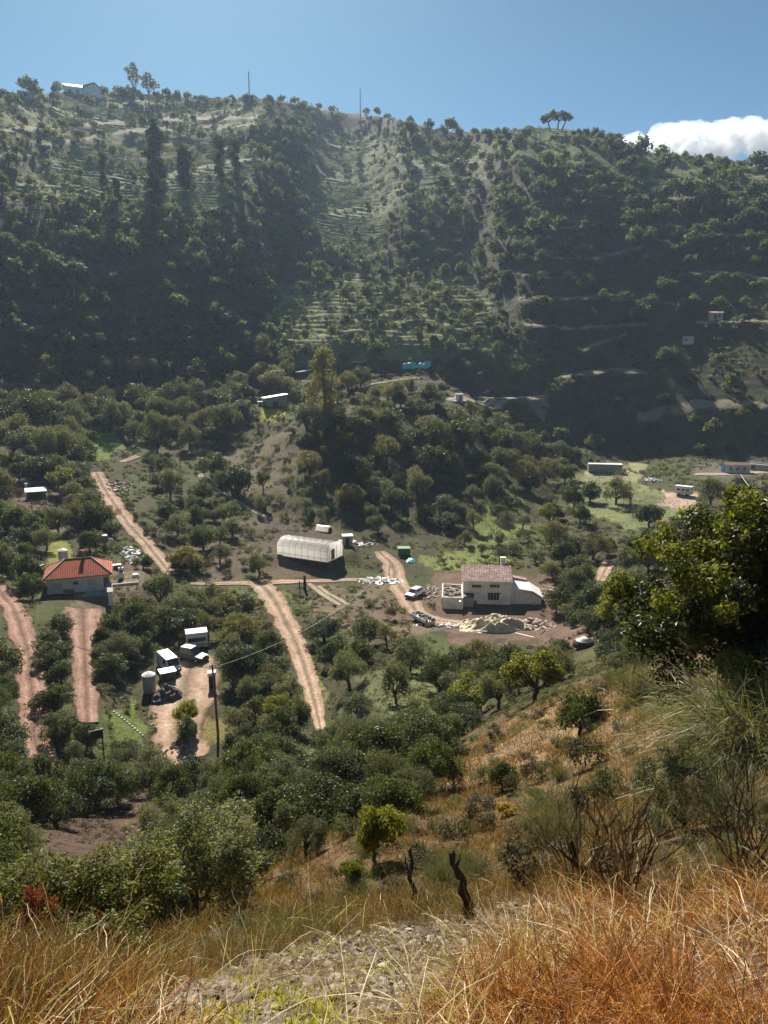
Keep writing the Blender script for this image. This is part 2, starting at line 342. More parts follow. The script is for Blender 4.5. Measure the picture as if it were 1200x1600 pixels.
# ---------------------------------------------------------------- ground sheet
GREEN = (.105, .13, .05); BRIGHT = (.20, .27, .05)
SOILS = [  # polygon in photo pixels, near, far, albedo
 ([(-60,560),(1300,560),(1300,1700),(-60,1700)], 45, 230, (.074,.068,.036)),
 ([(115,668),(178,662),(195,700),(155,722),(125,705)], 150, 300, (.16,.22,.05)),
 ([(735,800),(805,765),(832,840),(750,860)], 120, 260, (.15,.19,.055)),
 ([(410,636),(442,632),(444,656),(405,660)], 180, 300, (.36,.35,.05)),
 ([(885,740),(960,735),(1090,795),(1040,840),(960,820),(890,785)], 150, 300, (.17,.19,.085)),
 ([(172,1110),(215,1085),(240,1150),(190,1185)], 50, 120, (.13,.16,.045)),
 ([(308,1122),(352,1118),(354,1172),(308,1168)], 50, 120, (.17,.14,.06)),
 ([(560,1050),(640,1015),(700,1040),(690,1110),(600,1125)], 55, 120, (.12,.135,.06)),
 ([(434,930),(446,928),(520,1100),(505,1120),(485,1030)], 55, 140, (.17,.20,.05)),
 ([(70,820),(104,815),(108,890),(72,880)], 100, 190, (.20,.20,.05)),
 ([(640,870),(740,850),(800,880),(690,890)], 110, 190, (.17,.20,.06)),
 ([(20,1340),(60,1310),(235,1235),(262,1255),(215,1330),(160,1375),(60,1370)], 20, 75, (.17,.10,.08)),
 ([(678,895),(860,900),(960,990),(900,1010),(700,1005),(660,960)], 85, 150, (.15,.10,.075)),
 ([(480,915),(640,915),(700,965),(640,1000),(560,1010),(500,960)], 85, 150, (.15,.115,.08)),
 ([(330,720),(450,670),(480,690),(450,780),(380,800)], 150, 260, (.14,.12,.075)),
 ([(260,820),(520,800),(540,900),(300,905)], 120, 190, (.12,.095,.065)),
 ([(20,735),(130,735),(150,790),(110,840),(30,800)], 130, 240, (.13,.095,.08)),
 ([(90,935),(230,860),(240,950),(160,960)], 100, 160, (.17,.13,.09)),
 ([(660,1260),(690,1190),(870,1080),(1000,1050),(1010,1150),(850,1200),(730,1270)], 14, 48, (.30,.185,.12)),
 ([(700,619),(858,616),(858,623),(700,628)], 200, 330, (.16,.13,.10)),
 ([(915,728),(1010,728),(1000,752),(905,752)], 190, 300, (.32,.31,.17)),
 ([(1038,765),(1090,770),(1090,800),(1030,790)], 170, 280, (.42,.31,.25)),
 ([(1090,725),(1210,725),(1210,745),(1090,745)], 200, 300, (.14,.12,.11)),
]
def build_ground():
    na, nr = G.shape; V = np.stack([XG, YG, G], -1)
    # close the ring round the back, and one point in the middle
    V = V.reshape(-1, 3); ce = len(V); V = np.concatenate([V, [[0, 0, -1.55]]])
    i = np.arange(na); i2 = (i+1) % na; k = np.arange(nr-1)
    a = (i[:, None]*nr+k[None]).ravel(); b = (i2[:, None]*nr+k[None]).ravel()
    q = np.stack([b, a, a+1, b+1], -1)
    tri = np.stack([np.full(na, ce), i*nr, i2*nr], -1)[:, ::-1]
    me = mesh_np('ground', V, [q, tri], M['ground'], smooth=True)
    rr = np.broadcast_to(RR[None], G.shape); az = np.broadcast_to(np.clip(AZ, R(-40), R(40))[:, None], G.shape)
    px, py = dir_pix(az, G/rr)
    px = px+60*fbm(XG/5, YG/5, 77, 5)*np.clip(90/rr, .35, 1.6); py = py+44*fbm(XG/5, YG/5, 78, 5)*np.clip(90/rr, .35, 1.6)
    C = np.zeros(G.shape+(3,)); C[:] = (.078, .070, .043)
    nz = fbm(XG/14, YG/14, 91, 4)[..., None]
    C = C*(1+.8*nz); C[nz[..., 0] > .10] = np.array((.075, .085, .038))
    for n_, (poly, lo, hi, c) in enumerate(SOILS):
        if n_ == 1:
            g2 = (fbm(XG/8, YG/8, 95, 4) > .06) & (rr > 45) & (rr < 260)
            C[g2] = np.array((.075, .088, .034))*(1+.6*nz[g2])
        q = in_poly(px, py, poly) & (rr > lo) & (rr < hi)
        C[q] = np.array(c)*(1+.5*nz[q])
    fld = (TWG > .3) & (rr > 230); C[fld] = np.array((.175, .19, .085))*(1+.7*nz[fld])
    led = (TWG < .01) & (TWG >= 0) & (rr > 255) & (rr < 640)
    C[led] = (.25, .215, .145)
    f = np.clip((50-rr)/20, 0, 1)[..., None]*np.clip((rr-6)/3, 0, 1)[..., None]
    C = C*(1-f)+f*np.where(nz > .08, np.array((.11, .105, .045)), np.array((.20, .13, .07)))
    q = in_poly(px, py, SOILS[18][0]) & (rr > 14) & (rr < 48); C[q] = np.array((.21, .145, .085))*(1+1.0*nz[q])
    q = in_poly(px, py, SOILS[11][0]) & (rr > 20) & (rr < 75); C[q] = np.array((.10, .066, .052))*(1+1.0*nz[q])
    C[rr < 7.5] = np.array((.15, .11, .075))
    C = np.concatenate([C.reshape(-1, 3), [[.2, .15, .1]]]); C = np.concatenate([C, np.ones((len(C), 1))], 1).astype(np.float32)
    at = me.attributes.new('soil', 'FLOAT_COLOR', 'POINT'); at.data.foreach_set('color', C.ravel())
    return tag(link('ground', me), 'steep scrubby valley side and terraced hill of brown earth and grass', 'ground', kind='structure')
build_ground()
ROADS = []   # (pixel line, half width in pixels) kept so that nothing is planted on them
def strip(name, pts, mat, label, lift=.06, step=1.2, rmin=20):
    """a dirt track laid over the ground: photo pixels and width in metres"""
    P = [hit([p[0]], [p[1]], rmin)[0] for p in pts]; W = [p[2] for p in pts]
    ROADS.append(([(p[0], p[1]) for p in pts], np.mean([w*F/q[3] for w, q in zip(W, P)])/2))
    xy = np.array([q[:2] for q in P]); d = np.concatenate([[0], np.cumsum(np.hypot(*np.diff(xy, axis=0).T))])
    n = max(4, int(d[-1]/step)); s = np.linspace(0, d[-1], n)
    # smooth curve through the points (Catmull-Rom)
    e = np.vstack([2*xy[0]-xy[1], xy, 2*xy[-1]-xy[-2]]); i = np.clip(np.searchsorted(d, s, 'right')-1, 0, len(xy)-2)
    t = ((s-d[i])/(d[i+1]-d[i]+1e-9))[:, None]; p0, p1, p2, p3 = e[i], e[i+1], e[i+2], e[i+3]
    c = .5*(2*p1+(p2-p0)*t+(2*p0-5*p1+4*p2-p3)*t*t+(3*p1-p0-3*p2+p3)*t**3)
    w = np.interp(s, d, W)*(1+.35*fbm(s/4, s*0, 17, 3)); T = np.gradient(c, axis=0); T /= np.linalg.norm(T, axis=1)[:, None]+1e-9
    Nn = np.stack([T[:, 1], -T[:, 0]], -1); m = 9; u = np.linspace(-.5, .5, m)
    wl = 1+.5*fbm(s/2.0, s*0+9, 5, 4); wr = 1+.5*fbm(s/2.0, s*0+3, 6, 4)
    uu = np.where(u[None] < 0, u[None]*wl[:, None], u[None]*wr[:, None])
    X = c[:, None, 0]+Nn[:, None, 0]*uu*w[:, None]; Y = c[:, None, 1]+Nn[:, None, 1]*uu*w[:, None]
    Zv = gz(X.ravel(), Y.ravel()).reshape(X.shape)
    Zv = .5*Zv+.5*Zv.mean(1, keepdims=True)
    Zv = np.maximum(Zv, gz(X.ravel(), Y.ravel()).reshape(X.shape)); ed = np.abs(u)[None]*2
    Zv = Zv+lift*(1.0-.0*ed); V = np.stack([X, Y, Zv], -1).reshape(-1, 3)
    # skirt so that the edge meets the ground
    q = []
    for j in range(m-1):
        a = np.arange(n-1)*m+j; q.append(np.stack([a, a+1, a+m+1, a+m], -1))
    q = np.concatenate(q); nb = len(V)
    lo = V.reshape(n, m, 3)[:, [0, m-1]].copy(); lo[..., 2] -= lift+.5; V = np.concatenate([V, lo.reshape(-1, 3)])
    a = np.arange(n-1); q2 = np.stack([nb+a*2, a*m, (a+1)*m, nb+(a+1)*2], -1); q3 = np.stack([a*m+m-1, nb+a*2+1, nb+(a+1)*2+1, (a+1)*m+m-1], -1)
    me = mesh_np(name, V, [q, q2, q3], M[mat], smooth=True)
    # make upper faces point up
    ac = np.concatenate([np.tile(u+.5, n), np.tile([0., 1.], n)]).astype(np.float32)
    at = me.attributes.new('across', 'FLOAT', 'POINT'); at.data.foreach_set('value', ac)
    return tag(link(name, me), label, 'track', kind='structure')
strip('dirt_track', [(-40,890,3.6),(8,935,3.3),(35,990,3.3),(47,1050,3.2),(52,1110,3.2),(55,1160,3.2),(78,1208,2.2)], 'road_red', 'reddish dirt track curving down the left edge of the valley')
strip('earth_drive', [(128,952,5.8),(130,985,4.6),(133,1040,3.2),(135,1090,2.8),(137,1130,2.4)], 'road_red', 'brick red earth drive running down from the house with the orange roof')
strip('dirt_track', [(190,722,2.2),(216,713,2.2)], 'road', 'short pink end of dirt track beside the bright green garden')
strip('dirt_track', [(150,738,3.2),(160,758,4),(180,790,4.2),(203,822,4),(235,857,3.6),(268,898,2.6)], 'road', 'pink rutted track descending on the left above the house with the orange roof')
strip('parking_yard', [(302,1026,5),(298,1050,6.5),(288,1090,8.2),(278,1125,7),(278,1160,5.5),(300,1188,4)], 'road', 'pink dirt yard where the old vehicles are parked')
strip('footpath', [(310,736,1.6),(320,752,1.5),(350,772,1.4),(385,792,1.4),(425,812,1.2)], 'road_pale', 'narrow pale path slanting below the brown knoll')
strip('dirt_track', [(298,912,1.4),(350,912,1.6),(400,912,2.4),(450,909,2.6),(500,908,1.8),(548,906,1.8),(600,908,2.4)], 'road', 'level pink track passing below the white polytunnel')
strip('dirt_track', [(402,908,4.2),(428,938,4.5),(452,985,3.8),(473,1035,3.2),(489,1090,2.4),(502,1142,1.2)], 'road', 'pale pink rutted track running down the middle of the valley')
strip('dirt_track', [(592,862,3),(612,882,4),(620,908,4.8),(640,940,4),(664,965,3.8),(725,976,3)], 'road', 'pink track bending past the parked car to the white farmhouse')
strip('footpath', [(482,912,.9),(505,930,1),(532,946,.8)], 'road_pale', 'pale short wheel track on the brown bank below the polytunnel')
strip('footpath', [(497,916,.8),(515,929,.9),(545,945,.7)], 'road_pale', 'second pale wheel track on the brown bank, closer to the debris heap')
strip('dirt_track', [(937,908,2.4),(955,874,2.4)], 'road', 'short orange stretch of track in the gully right of the white farmhouse')
strip('dirt_track', [(1130,805,6),(1180,792,6),(1230,785,6)], 'road', 'orange dirt turning place seen above the evergreen tree')
strip('footpath', [(560,606,1.6),(620,594,1.6),(700,596,1.4),(765,612,1.2)], 'road_pale', 'pale path leading from the autumn poplar to the gravel platform', rmin=200)
strip('gravel_platform', [(702,626,3),(730,625,5),(780,623,6),(820,621,5),(852,619,2.5)], 'road_pale', 'pale gravel platform cut into the dark hillside', rmin=200, step=2)
strip('dirt_track', [(1085,742,3),(1140,741,4),(1210,734,4)], 'road_pale', 'grey track in front of the blue and white shed')
# ---------------------------------------------------------------- haze
def build_haze():
    x, y0, y1, z0, z1 = 960, -960, 965, float(G.min())-1.5, 262
    V = [(sx*x, y, z) for z in (z0, z1) for sx, y in ((-1, y0), (1, y0), (1, y1), (-1, y1))]
    q = [(3,2,1,0),(4,5,6,7),(0,1,5,4),(1,2,6,5),(2,3,7,6),(3,0,4,7)]
    m, t, o = nt('haze'); pv = N(t, 'ShaderNodeVolumePrincipled'); pv.inputs['Color'].default_value = (.58, .74, 1, 1)
    pv.inputs['Density'].default_value = HAZE; pv.inputs['Anisotropy'].default_value = .25
    L(t, pv.outputs[0], o.inputs['Volume'])
    tag(link('haze', mesh_np('haze', V, np.array(q), m)), 'thin bluish morning haze filling the valley', 'haze', kind='stuff')
HAZE = 0.00014
build_haze()
# ---------------------------------------------------------------- plant meshes
M['bark'] = simple('bark', (.085,.065,.05), (.045,.035,.028), 9, .9, bump=.5)
M['bark_burnt'] = simple('burnt_bark', (.03,.024,.02), (.075,.055,.042), 11, .9, bump=.8)
M['bark_grey'] = simple('grey_bark', (.16,.14,.12), (.09,.08,.07), 9, .9, bump=.4)
M['carob'] = leaf_mat('carob_leaves', [(0,(.024,.035,.015)),(.45,(.052,.066,.025)),(.8,(.095,.105,.036)),(1,(.16,.16,.055))], .5, .45, .25)
M['olive'] = leaf_mat('olive_leaves', [(0,(.055,.062,.034)),(.5,(.108,.114,.064)),(.85,(.17,.17,.105)),(1,(.27,.26,.175))], .5, .5, .22)
M['hill'] = leaf_mat('hillside_leaves', [(0,(.06,.07,.04)),(.5,(.11,.12,.068)),(.9,(.17,.175,.10)),(1,(.24,.24,.15))], .48, .6, .12)
M['dusty'] = leaf_mat('dry_shrub_leaves', [(0,(.05,.045,.03)),(.5,(.095,.08,.05)),(1,(.16,.135,.085))], .3, .6, .2)
M['yellowgreen'] = leaf_mat('yellow_green_leaves', [(0,(.05,.06,.012)),(.4,(.13,.14,.02)),(.8,(.26,.24,.03)),(1,(.36,.31,.05))], .45, .5, .2)
M['autumn'] = leaf_mat('autumn_leaves', [(0,(.10,.10,.04)),(.5,(.19,.17,.06)),(.85,(.30,.22,.06)),(1,(.38,.24,.07))], .4, .5, .3)
M['gold'] = leaf_mat('golden_leaves', [(0,(.22,.13,.02)),(.5,(.42,.27,.03)),(1,(.55,.40,.05))], .4, .5, .3)
M['russet'] = leaf_mat('russet_twigs', [(0,(.06,.03,.025)),(.5,(.11,.055,.045)),(1,(.17,.10,.07))], .25, .6, .2)
M['cypress'] = leaf_mat('cypress_leaves', [(0,(.018,.026,.016)),(.6,(.036,.046,.026)),(1,(.06,.07,.04))], .2, .7, .08)

def unit(v): return v/(np.linalg.norm(v, axis=-1, keepdims=True)+1e-9)
def rdir(n, g=rng): return unit(g.normal(size=(n, 3)))
def leaves(P, Nn, size, asp, g=rng):
    n = len(P); t = unit(np.cross(Nn, rdir(n, g))); b = np.cross(Nn, t)
    s = (size*g.uniform(.6, 1.35, n))[:, None]; w = s*asp
    V = np.stack([P-t*s*.5, P+b*w*.5-t*s*.05, P+t*s*.5+Nn*s*.12, P-b*w*.5-t*s*.05], 1).reshape(-1, 3)
    return V, np.arange(n*4).reshape(n, 4)
def tubes(paths, sides=5):
    """list of paths, each a list of (point, radius)"""
    Vs, Fs, o = [], [], 0
    for p in paths:
        P = np.array([q[0] for q in p], float); r = np.array([q[1] for q in p], float); n = len(P)
        T = unit(np.gradient(P, axis=0)); ref = np.array([.31, .17, .93]) if abs(T[0] @ [0, 0, 1]) < .8 else np.array([1., .2, 0])
        A = unit(np.cross(T, ref)); B = np.cross(T, A); a = np.arange(sides)*2*np.pi/sides
        V = P[:, None]+(A[:, None]*np.cos(a)[None, :, None]+B[:, None]*np.sin(a)[None, :, None])*r[:, None, None]
        i = np.arange(n-1)[:, None]*sides; j = np.arange(sides)[None]; k = (j+1) % sides
        Fs.append((np.stack([i+j, i+k, i+sides+k, i+sides+j], -1).reshape(-1, 4))+o); Vs.append(V.reshape(-1, 3)); o += n*sides
    return np.concatenate(Vs), np.concatenate(Fs)
def bent(p0, p1, r0, r1, n=5, wob=.08, g=rng):
    p0 = np.array(p0, float); p1 = np.array(p1, float); Ls = np.linalg.norm(p1-p0); out = []
    for k in range(n+1):
        t = k/n; out.append((p0+(p1-p0)*t+(g.normal(size=3)*wob*Ls*(0 if k in (0,) else 1))*(.5+.5*t), r0+(r1-r0)*t))
    return out
def make_crown(seed, n, size, asp=.55, nc=18, flat=.82, zc=.52, up=.15, cr=(.13,.21), spread=(.24,.40), lobes=None):
    """leaf clumps spread through a crown of diameter 1 -> vertices, faces, clump centres"""
    g = np.random.default_rng(seed)
    if lobes is None:
        d = rdir(nc*3, g); d = d[d[:, 2] > -.45][:nc]; rad = g.uniform(*spread, len(d))
        c = d*rad[:, None]*np.array([1, 1, flat]); c += g.normal(size=c.shape)*.03
    else: c = np.array(lobes, float)
    c[:, 2] += zc; R_ = g.uniform(*cr, len(c))
    m = (R_**2/np.sum(R_**2)*n).astype(int)+1; idx = np.repeat(np.arange(len(c)), m)
    dd = rdir(len(idx), g); dd[:, 2] = dd[:, 2]+up; dd = unit(dd)
    rr = g.uniform(.25, 1, len(idx))**.45*g.uniform(.8, 1.18, len(idx))
    P = c[idx]+dd*(R_[idx]*rr)[:, None]*np.array([1, 1, .85])
    Nn = unit(dd*.55+rdir(len(idx), g)*.8+np.array([0, 0, .25]))
    V, Fq = leaves(P, Nn, size, asp, g); return V, Fq, c
def make_trunk(seed, c, r0=.045, h=.3, nl=6):
    g = np.random.default_rng(seed); top = np.array([g.normal()*.03, g.normal()*.03, h]); ps = [bent((0, 0, -.08), top, r0, r0*.75, 4, .04, g)]
    for k in g.permutation(len(c))[:nl]: ps.append(bent(top+[0, 0, -.02], c[k], r0*.55, r0*.12, 4, .06, g))
    return tubes(ps, 5)
class Kind:
    """a kind of tree: a few grown variants, crown diameter 1, shared by all its trees"""
    def __init__(self, name, cat, look, mat, nvar, n, size, trunk=True, bark='bark', th=.3, tr=.045, **kw):
        self.name, self.cat, self.look, self.vars = name, cat, look, []
        self.plant_list = []
        for k in range(nvar):
            sd = (sum(ord(ch) for ch in name)*13+k*101) % 99991
            V, Fq, c = make_crown(sd, n, size, **kw)
            cm = mesh_np(name+'_crown', V, Fq, M[mat]); tm = None
            if trunk:
                tv, tf = make_trunk(sd+7, c, tr, th); tm = mesh_np(name+'_trunk', tv, tf, M[bark], smooth=True)
            self.vars.append((cm, tm, V, Fq)); self.mat = mat
K = {}
K['carob'] = Kind('carob_tree', 'tree', 'dense dark carob tree', 'carob', 5, 3800, .056, nc=24, zc=.37, th=.16, flat=.85)
K['carob_big'] = Kind('carob_tree', 'tree', 'dense dark carob tree', 'carob', 3, 8500, .036, nc=30, zc=.37, th=.16, flat=.85, cr=(.10,.19))
K['olive'] = Kind('olive_tree', 'tree', 'grey green olive tree', 'olive', 5, 3200, .058, asp=.4, nc=20, zc=.42, th=.2, flat=.9, cr=(.12,.20))
K['olive_big'] = Kind('olive_tree', 'tree', 'grey green olive tree', 'olive', 3, 9000, .036, asp=.36, nc=30, zc=.42, th=.2, flat=.9, cr=(.09,.18))
K['hill'] = Kind('hillside_tree', 'tree', 'small rounded tree', 'hill', 6, 420, .125, trunk=False, asp=.7, nc=11, zc=.45, cr=(.15,.24))
M['brownleaf'] = leaf_mat('dull_brown_green_leaves', [(0,(.06,.056,.024)),(.5,(.14,.125,.052)),(1,(.27,.23,.10))], .42, .55, .2)
K['almond'] = Kind('almond_tree', 'tree', 'dull brownish green tree', 'brownleaf', 3, 2400, .058, asp=.4, nc=17, zc=.44, th=.22)
K['yellow'] = Kind('yellowing_tree', 'tree', 'yellow green tree', 'yellowgreen', 3, 3600, .06, nc=17, zc=.48, th=.25)
def stems(B, D, Ln, droop, wd, segs=4, g=rng, kink=.06, taper=.35):
    """thin curved stalks as flat ribbons: feet, directions, lengths, droop, widths"""
    n = len(B); t = np.linspace(0, 1, segs+1); side = unit(np.cross(D, rdir(n, g)))
    P = B[:, None]+D[:, None]*(Ln[:, None]*t[None])[..., None]; P[..., 2] -= (droop*Ln)[:, None]*(t**2)[None]
    P += (g.normal(size=(n, segs+1, 3))*kink)*(Ln[:, None, None])*t[None, :, None]
    w = wd[:, None]*(1-(1-taper)*t)[None]*.5
    V = np.stack([P-side[:, None]*w[..., None], P+side[:, None]*w[..., None]], 2).reshape(-1, 3)
    i = (np.arange(n)*(segs+1)*2)[:, None]+(np.arange(segs)*2)[None]; i = i.ravel()
    return V, np.stack([i, i+1, i+3, i+2], -1)
M['broomstem'] = leaf_mat('broom_stems', [(0,(.06,.065,.03)),(.4,(.12,.125,.055)),(.8,(.21,.20,.09)),(1,(.34,.31,.16))], .25, .5, .3)
M['darktwig'] = leaf_mat('dark_twigs', [(0,(.035,.022,.016)),(.6,(.075,.045,.03)),(1,(.15,.10,.07))], .1, .7, .2)
M['paletwig'] = leaf_mat('pale_twigs', [(0,(.16,.12,.09)),(.5,(.30,.24,.18)),(1,(.5,.43,.33))], .15, .7, .2)
class StemKind(Kind):
    def __init__(self, name, cat, look, mat, nvar, n, spread=.6, ln=(.5,.85), droop=.35, wd=.008, foot=.05, segs=4, kink=.04):
        self.name, self.cat, self.look, self.vars, self.plant_list, self.mat = name, cat, look, [], [], mat
        for k in range(nvar):
            g = np.random.default_rng(len(name)*37+k); B = np.c_[g.normal(0, foot, n), g.normal(0, foot, n), np.full(n, -.02)]
            D = unit(np.c_[g.normal(0, spread, n), g.normal(0, spread, n), np.ones(n)]); Ln = g.uniform(*ln, n)
            V, Fq = stems(B, D, Ln, g.uniform(.3, 1.3, n)*droop, wd*g.uniform(.6, 1.5, n), segs, g, kink)
            # side shoots
            m = n*3; j = g.integers(0, n, m); u = g.uniform(.35, .95, m); P = B[j]+D[j]*(Ln[j]*u)[:, None]; P[:, 2] -= droop*.8*Ln[j]*u*u
            V2, F2 = stems(P, unit(D[j]+rdir(m, g)*.55), g.uniform(.12, .3, m), g.uniform(.2, .9, m)*droop, wd*.6*g.uniform(.6, 1.3, m), 2, g, kink)
            self.vars.append((mesh_np(name, np.concatenate([V, V2]), np.concatenate([Fq, F2+len(V)]), M[mat]), None, V, Fq))
K['broom'] = StemKind('broom_shrub', 'shrub', 'wispy green broom shrub', 'broomstem', 4, 420, wd=.009)
K['darkbroom'] = StemKind('bare_shrub', 'shrub', 'bare dark stemmed shrub', 'darktwig', 2, 26, spread=.28, ln=(.6,1.0), droop=.05, wd=.02, foot=.06, segs=6)
K['bare'] = Kind('bare_tree', 'tree', 'small leafless tree', 'paletwig', 3, 700, .12, asp=.05, nc=14, zc=.5, th=.25, bark='bark_grey', tr=.03, up=.4)
K['russet'] = Kind('leafless_shrub', 'shrub', 'russet twiggy shrub', 'russet', 2, 1600, .09, asp=.12, nc=12, zc=.36, flat=.6, trunk=False)
K['dusty'] = Kind('dry_shrub', 'shrub', 'dull brown shrub', 'dusty', 4, 900, .085, asp=.35, nc=12, zc=.33, flat=.62, trunk=False)
K['greenshrub'] = Kind('green_shrub', 'shrub', 'low green shrub', 'olive', 4, 1300, .07, asp=.35, nc=13, zc=.33, flat=.65, trunk=False)
BLOCK = []  # pixel boxes of buildings and vehicles that stay in view
def clear_of(px, py, d, soft=.36):
    x, y = px, py-d*.45
    for line, hw in ROADS:
        if float(seg_dist(np.array([x]), np.array([y]), line)[0]) < d*soft+hw*.8: return False
    if d > 40 and (in_poly([x], [y], SOILS[11][0])[0] or in_poly([x], [py-d*.8], SOILS[11][0])[0]): return False
    for x0, y0, x1, y1 in BLOCK:
        if x0-d*.42 < x < x1+d*.42 and y0-d*.4 < y < y1+d*.42: return False
    return True
BLOCK += [(70,868,180,945),(425,825,545,900),(490,812,560,850),(680,880,846,1000),(635,905,665,935),(640,948,680,985),(840,965,880,990),(612,848,680,885),(895,992,930,1020),
 (208,1048,245,1085),(240,1062,282,1095),(250,1000,330,1070),(318,1035,348,1160),(265,1098,315,1170),(916,710,975,742),(1127,715,1200,740),(1050,755,1085,790),(1005,742,1050,770),(408,610,452,640),
 (700,605,860,632),(40,755,78,782),(90,855,108,880),(182,862,212,925),(178,1112,232,1150),(144,1148,172,1190),(100,118,175,145),(1098,486,1145,500),(1055,518,1092,540),(625,552,680,575),(462,574,485,592),(548,555,568,575),(515,615,545,632)]
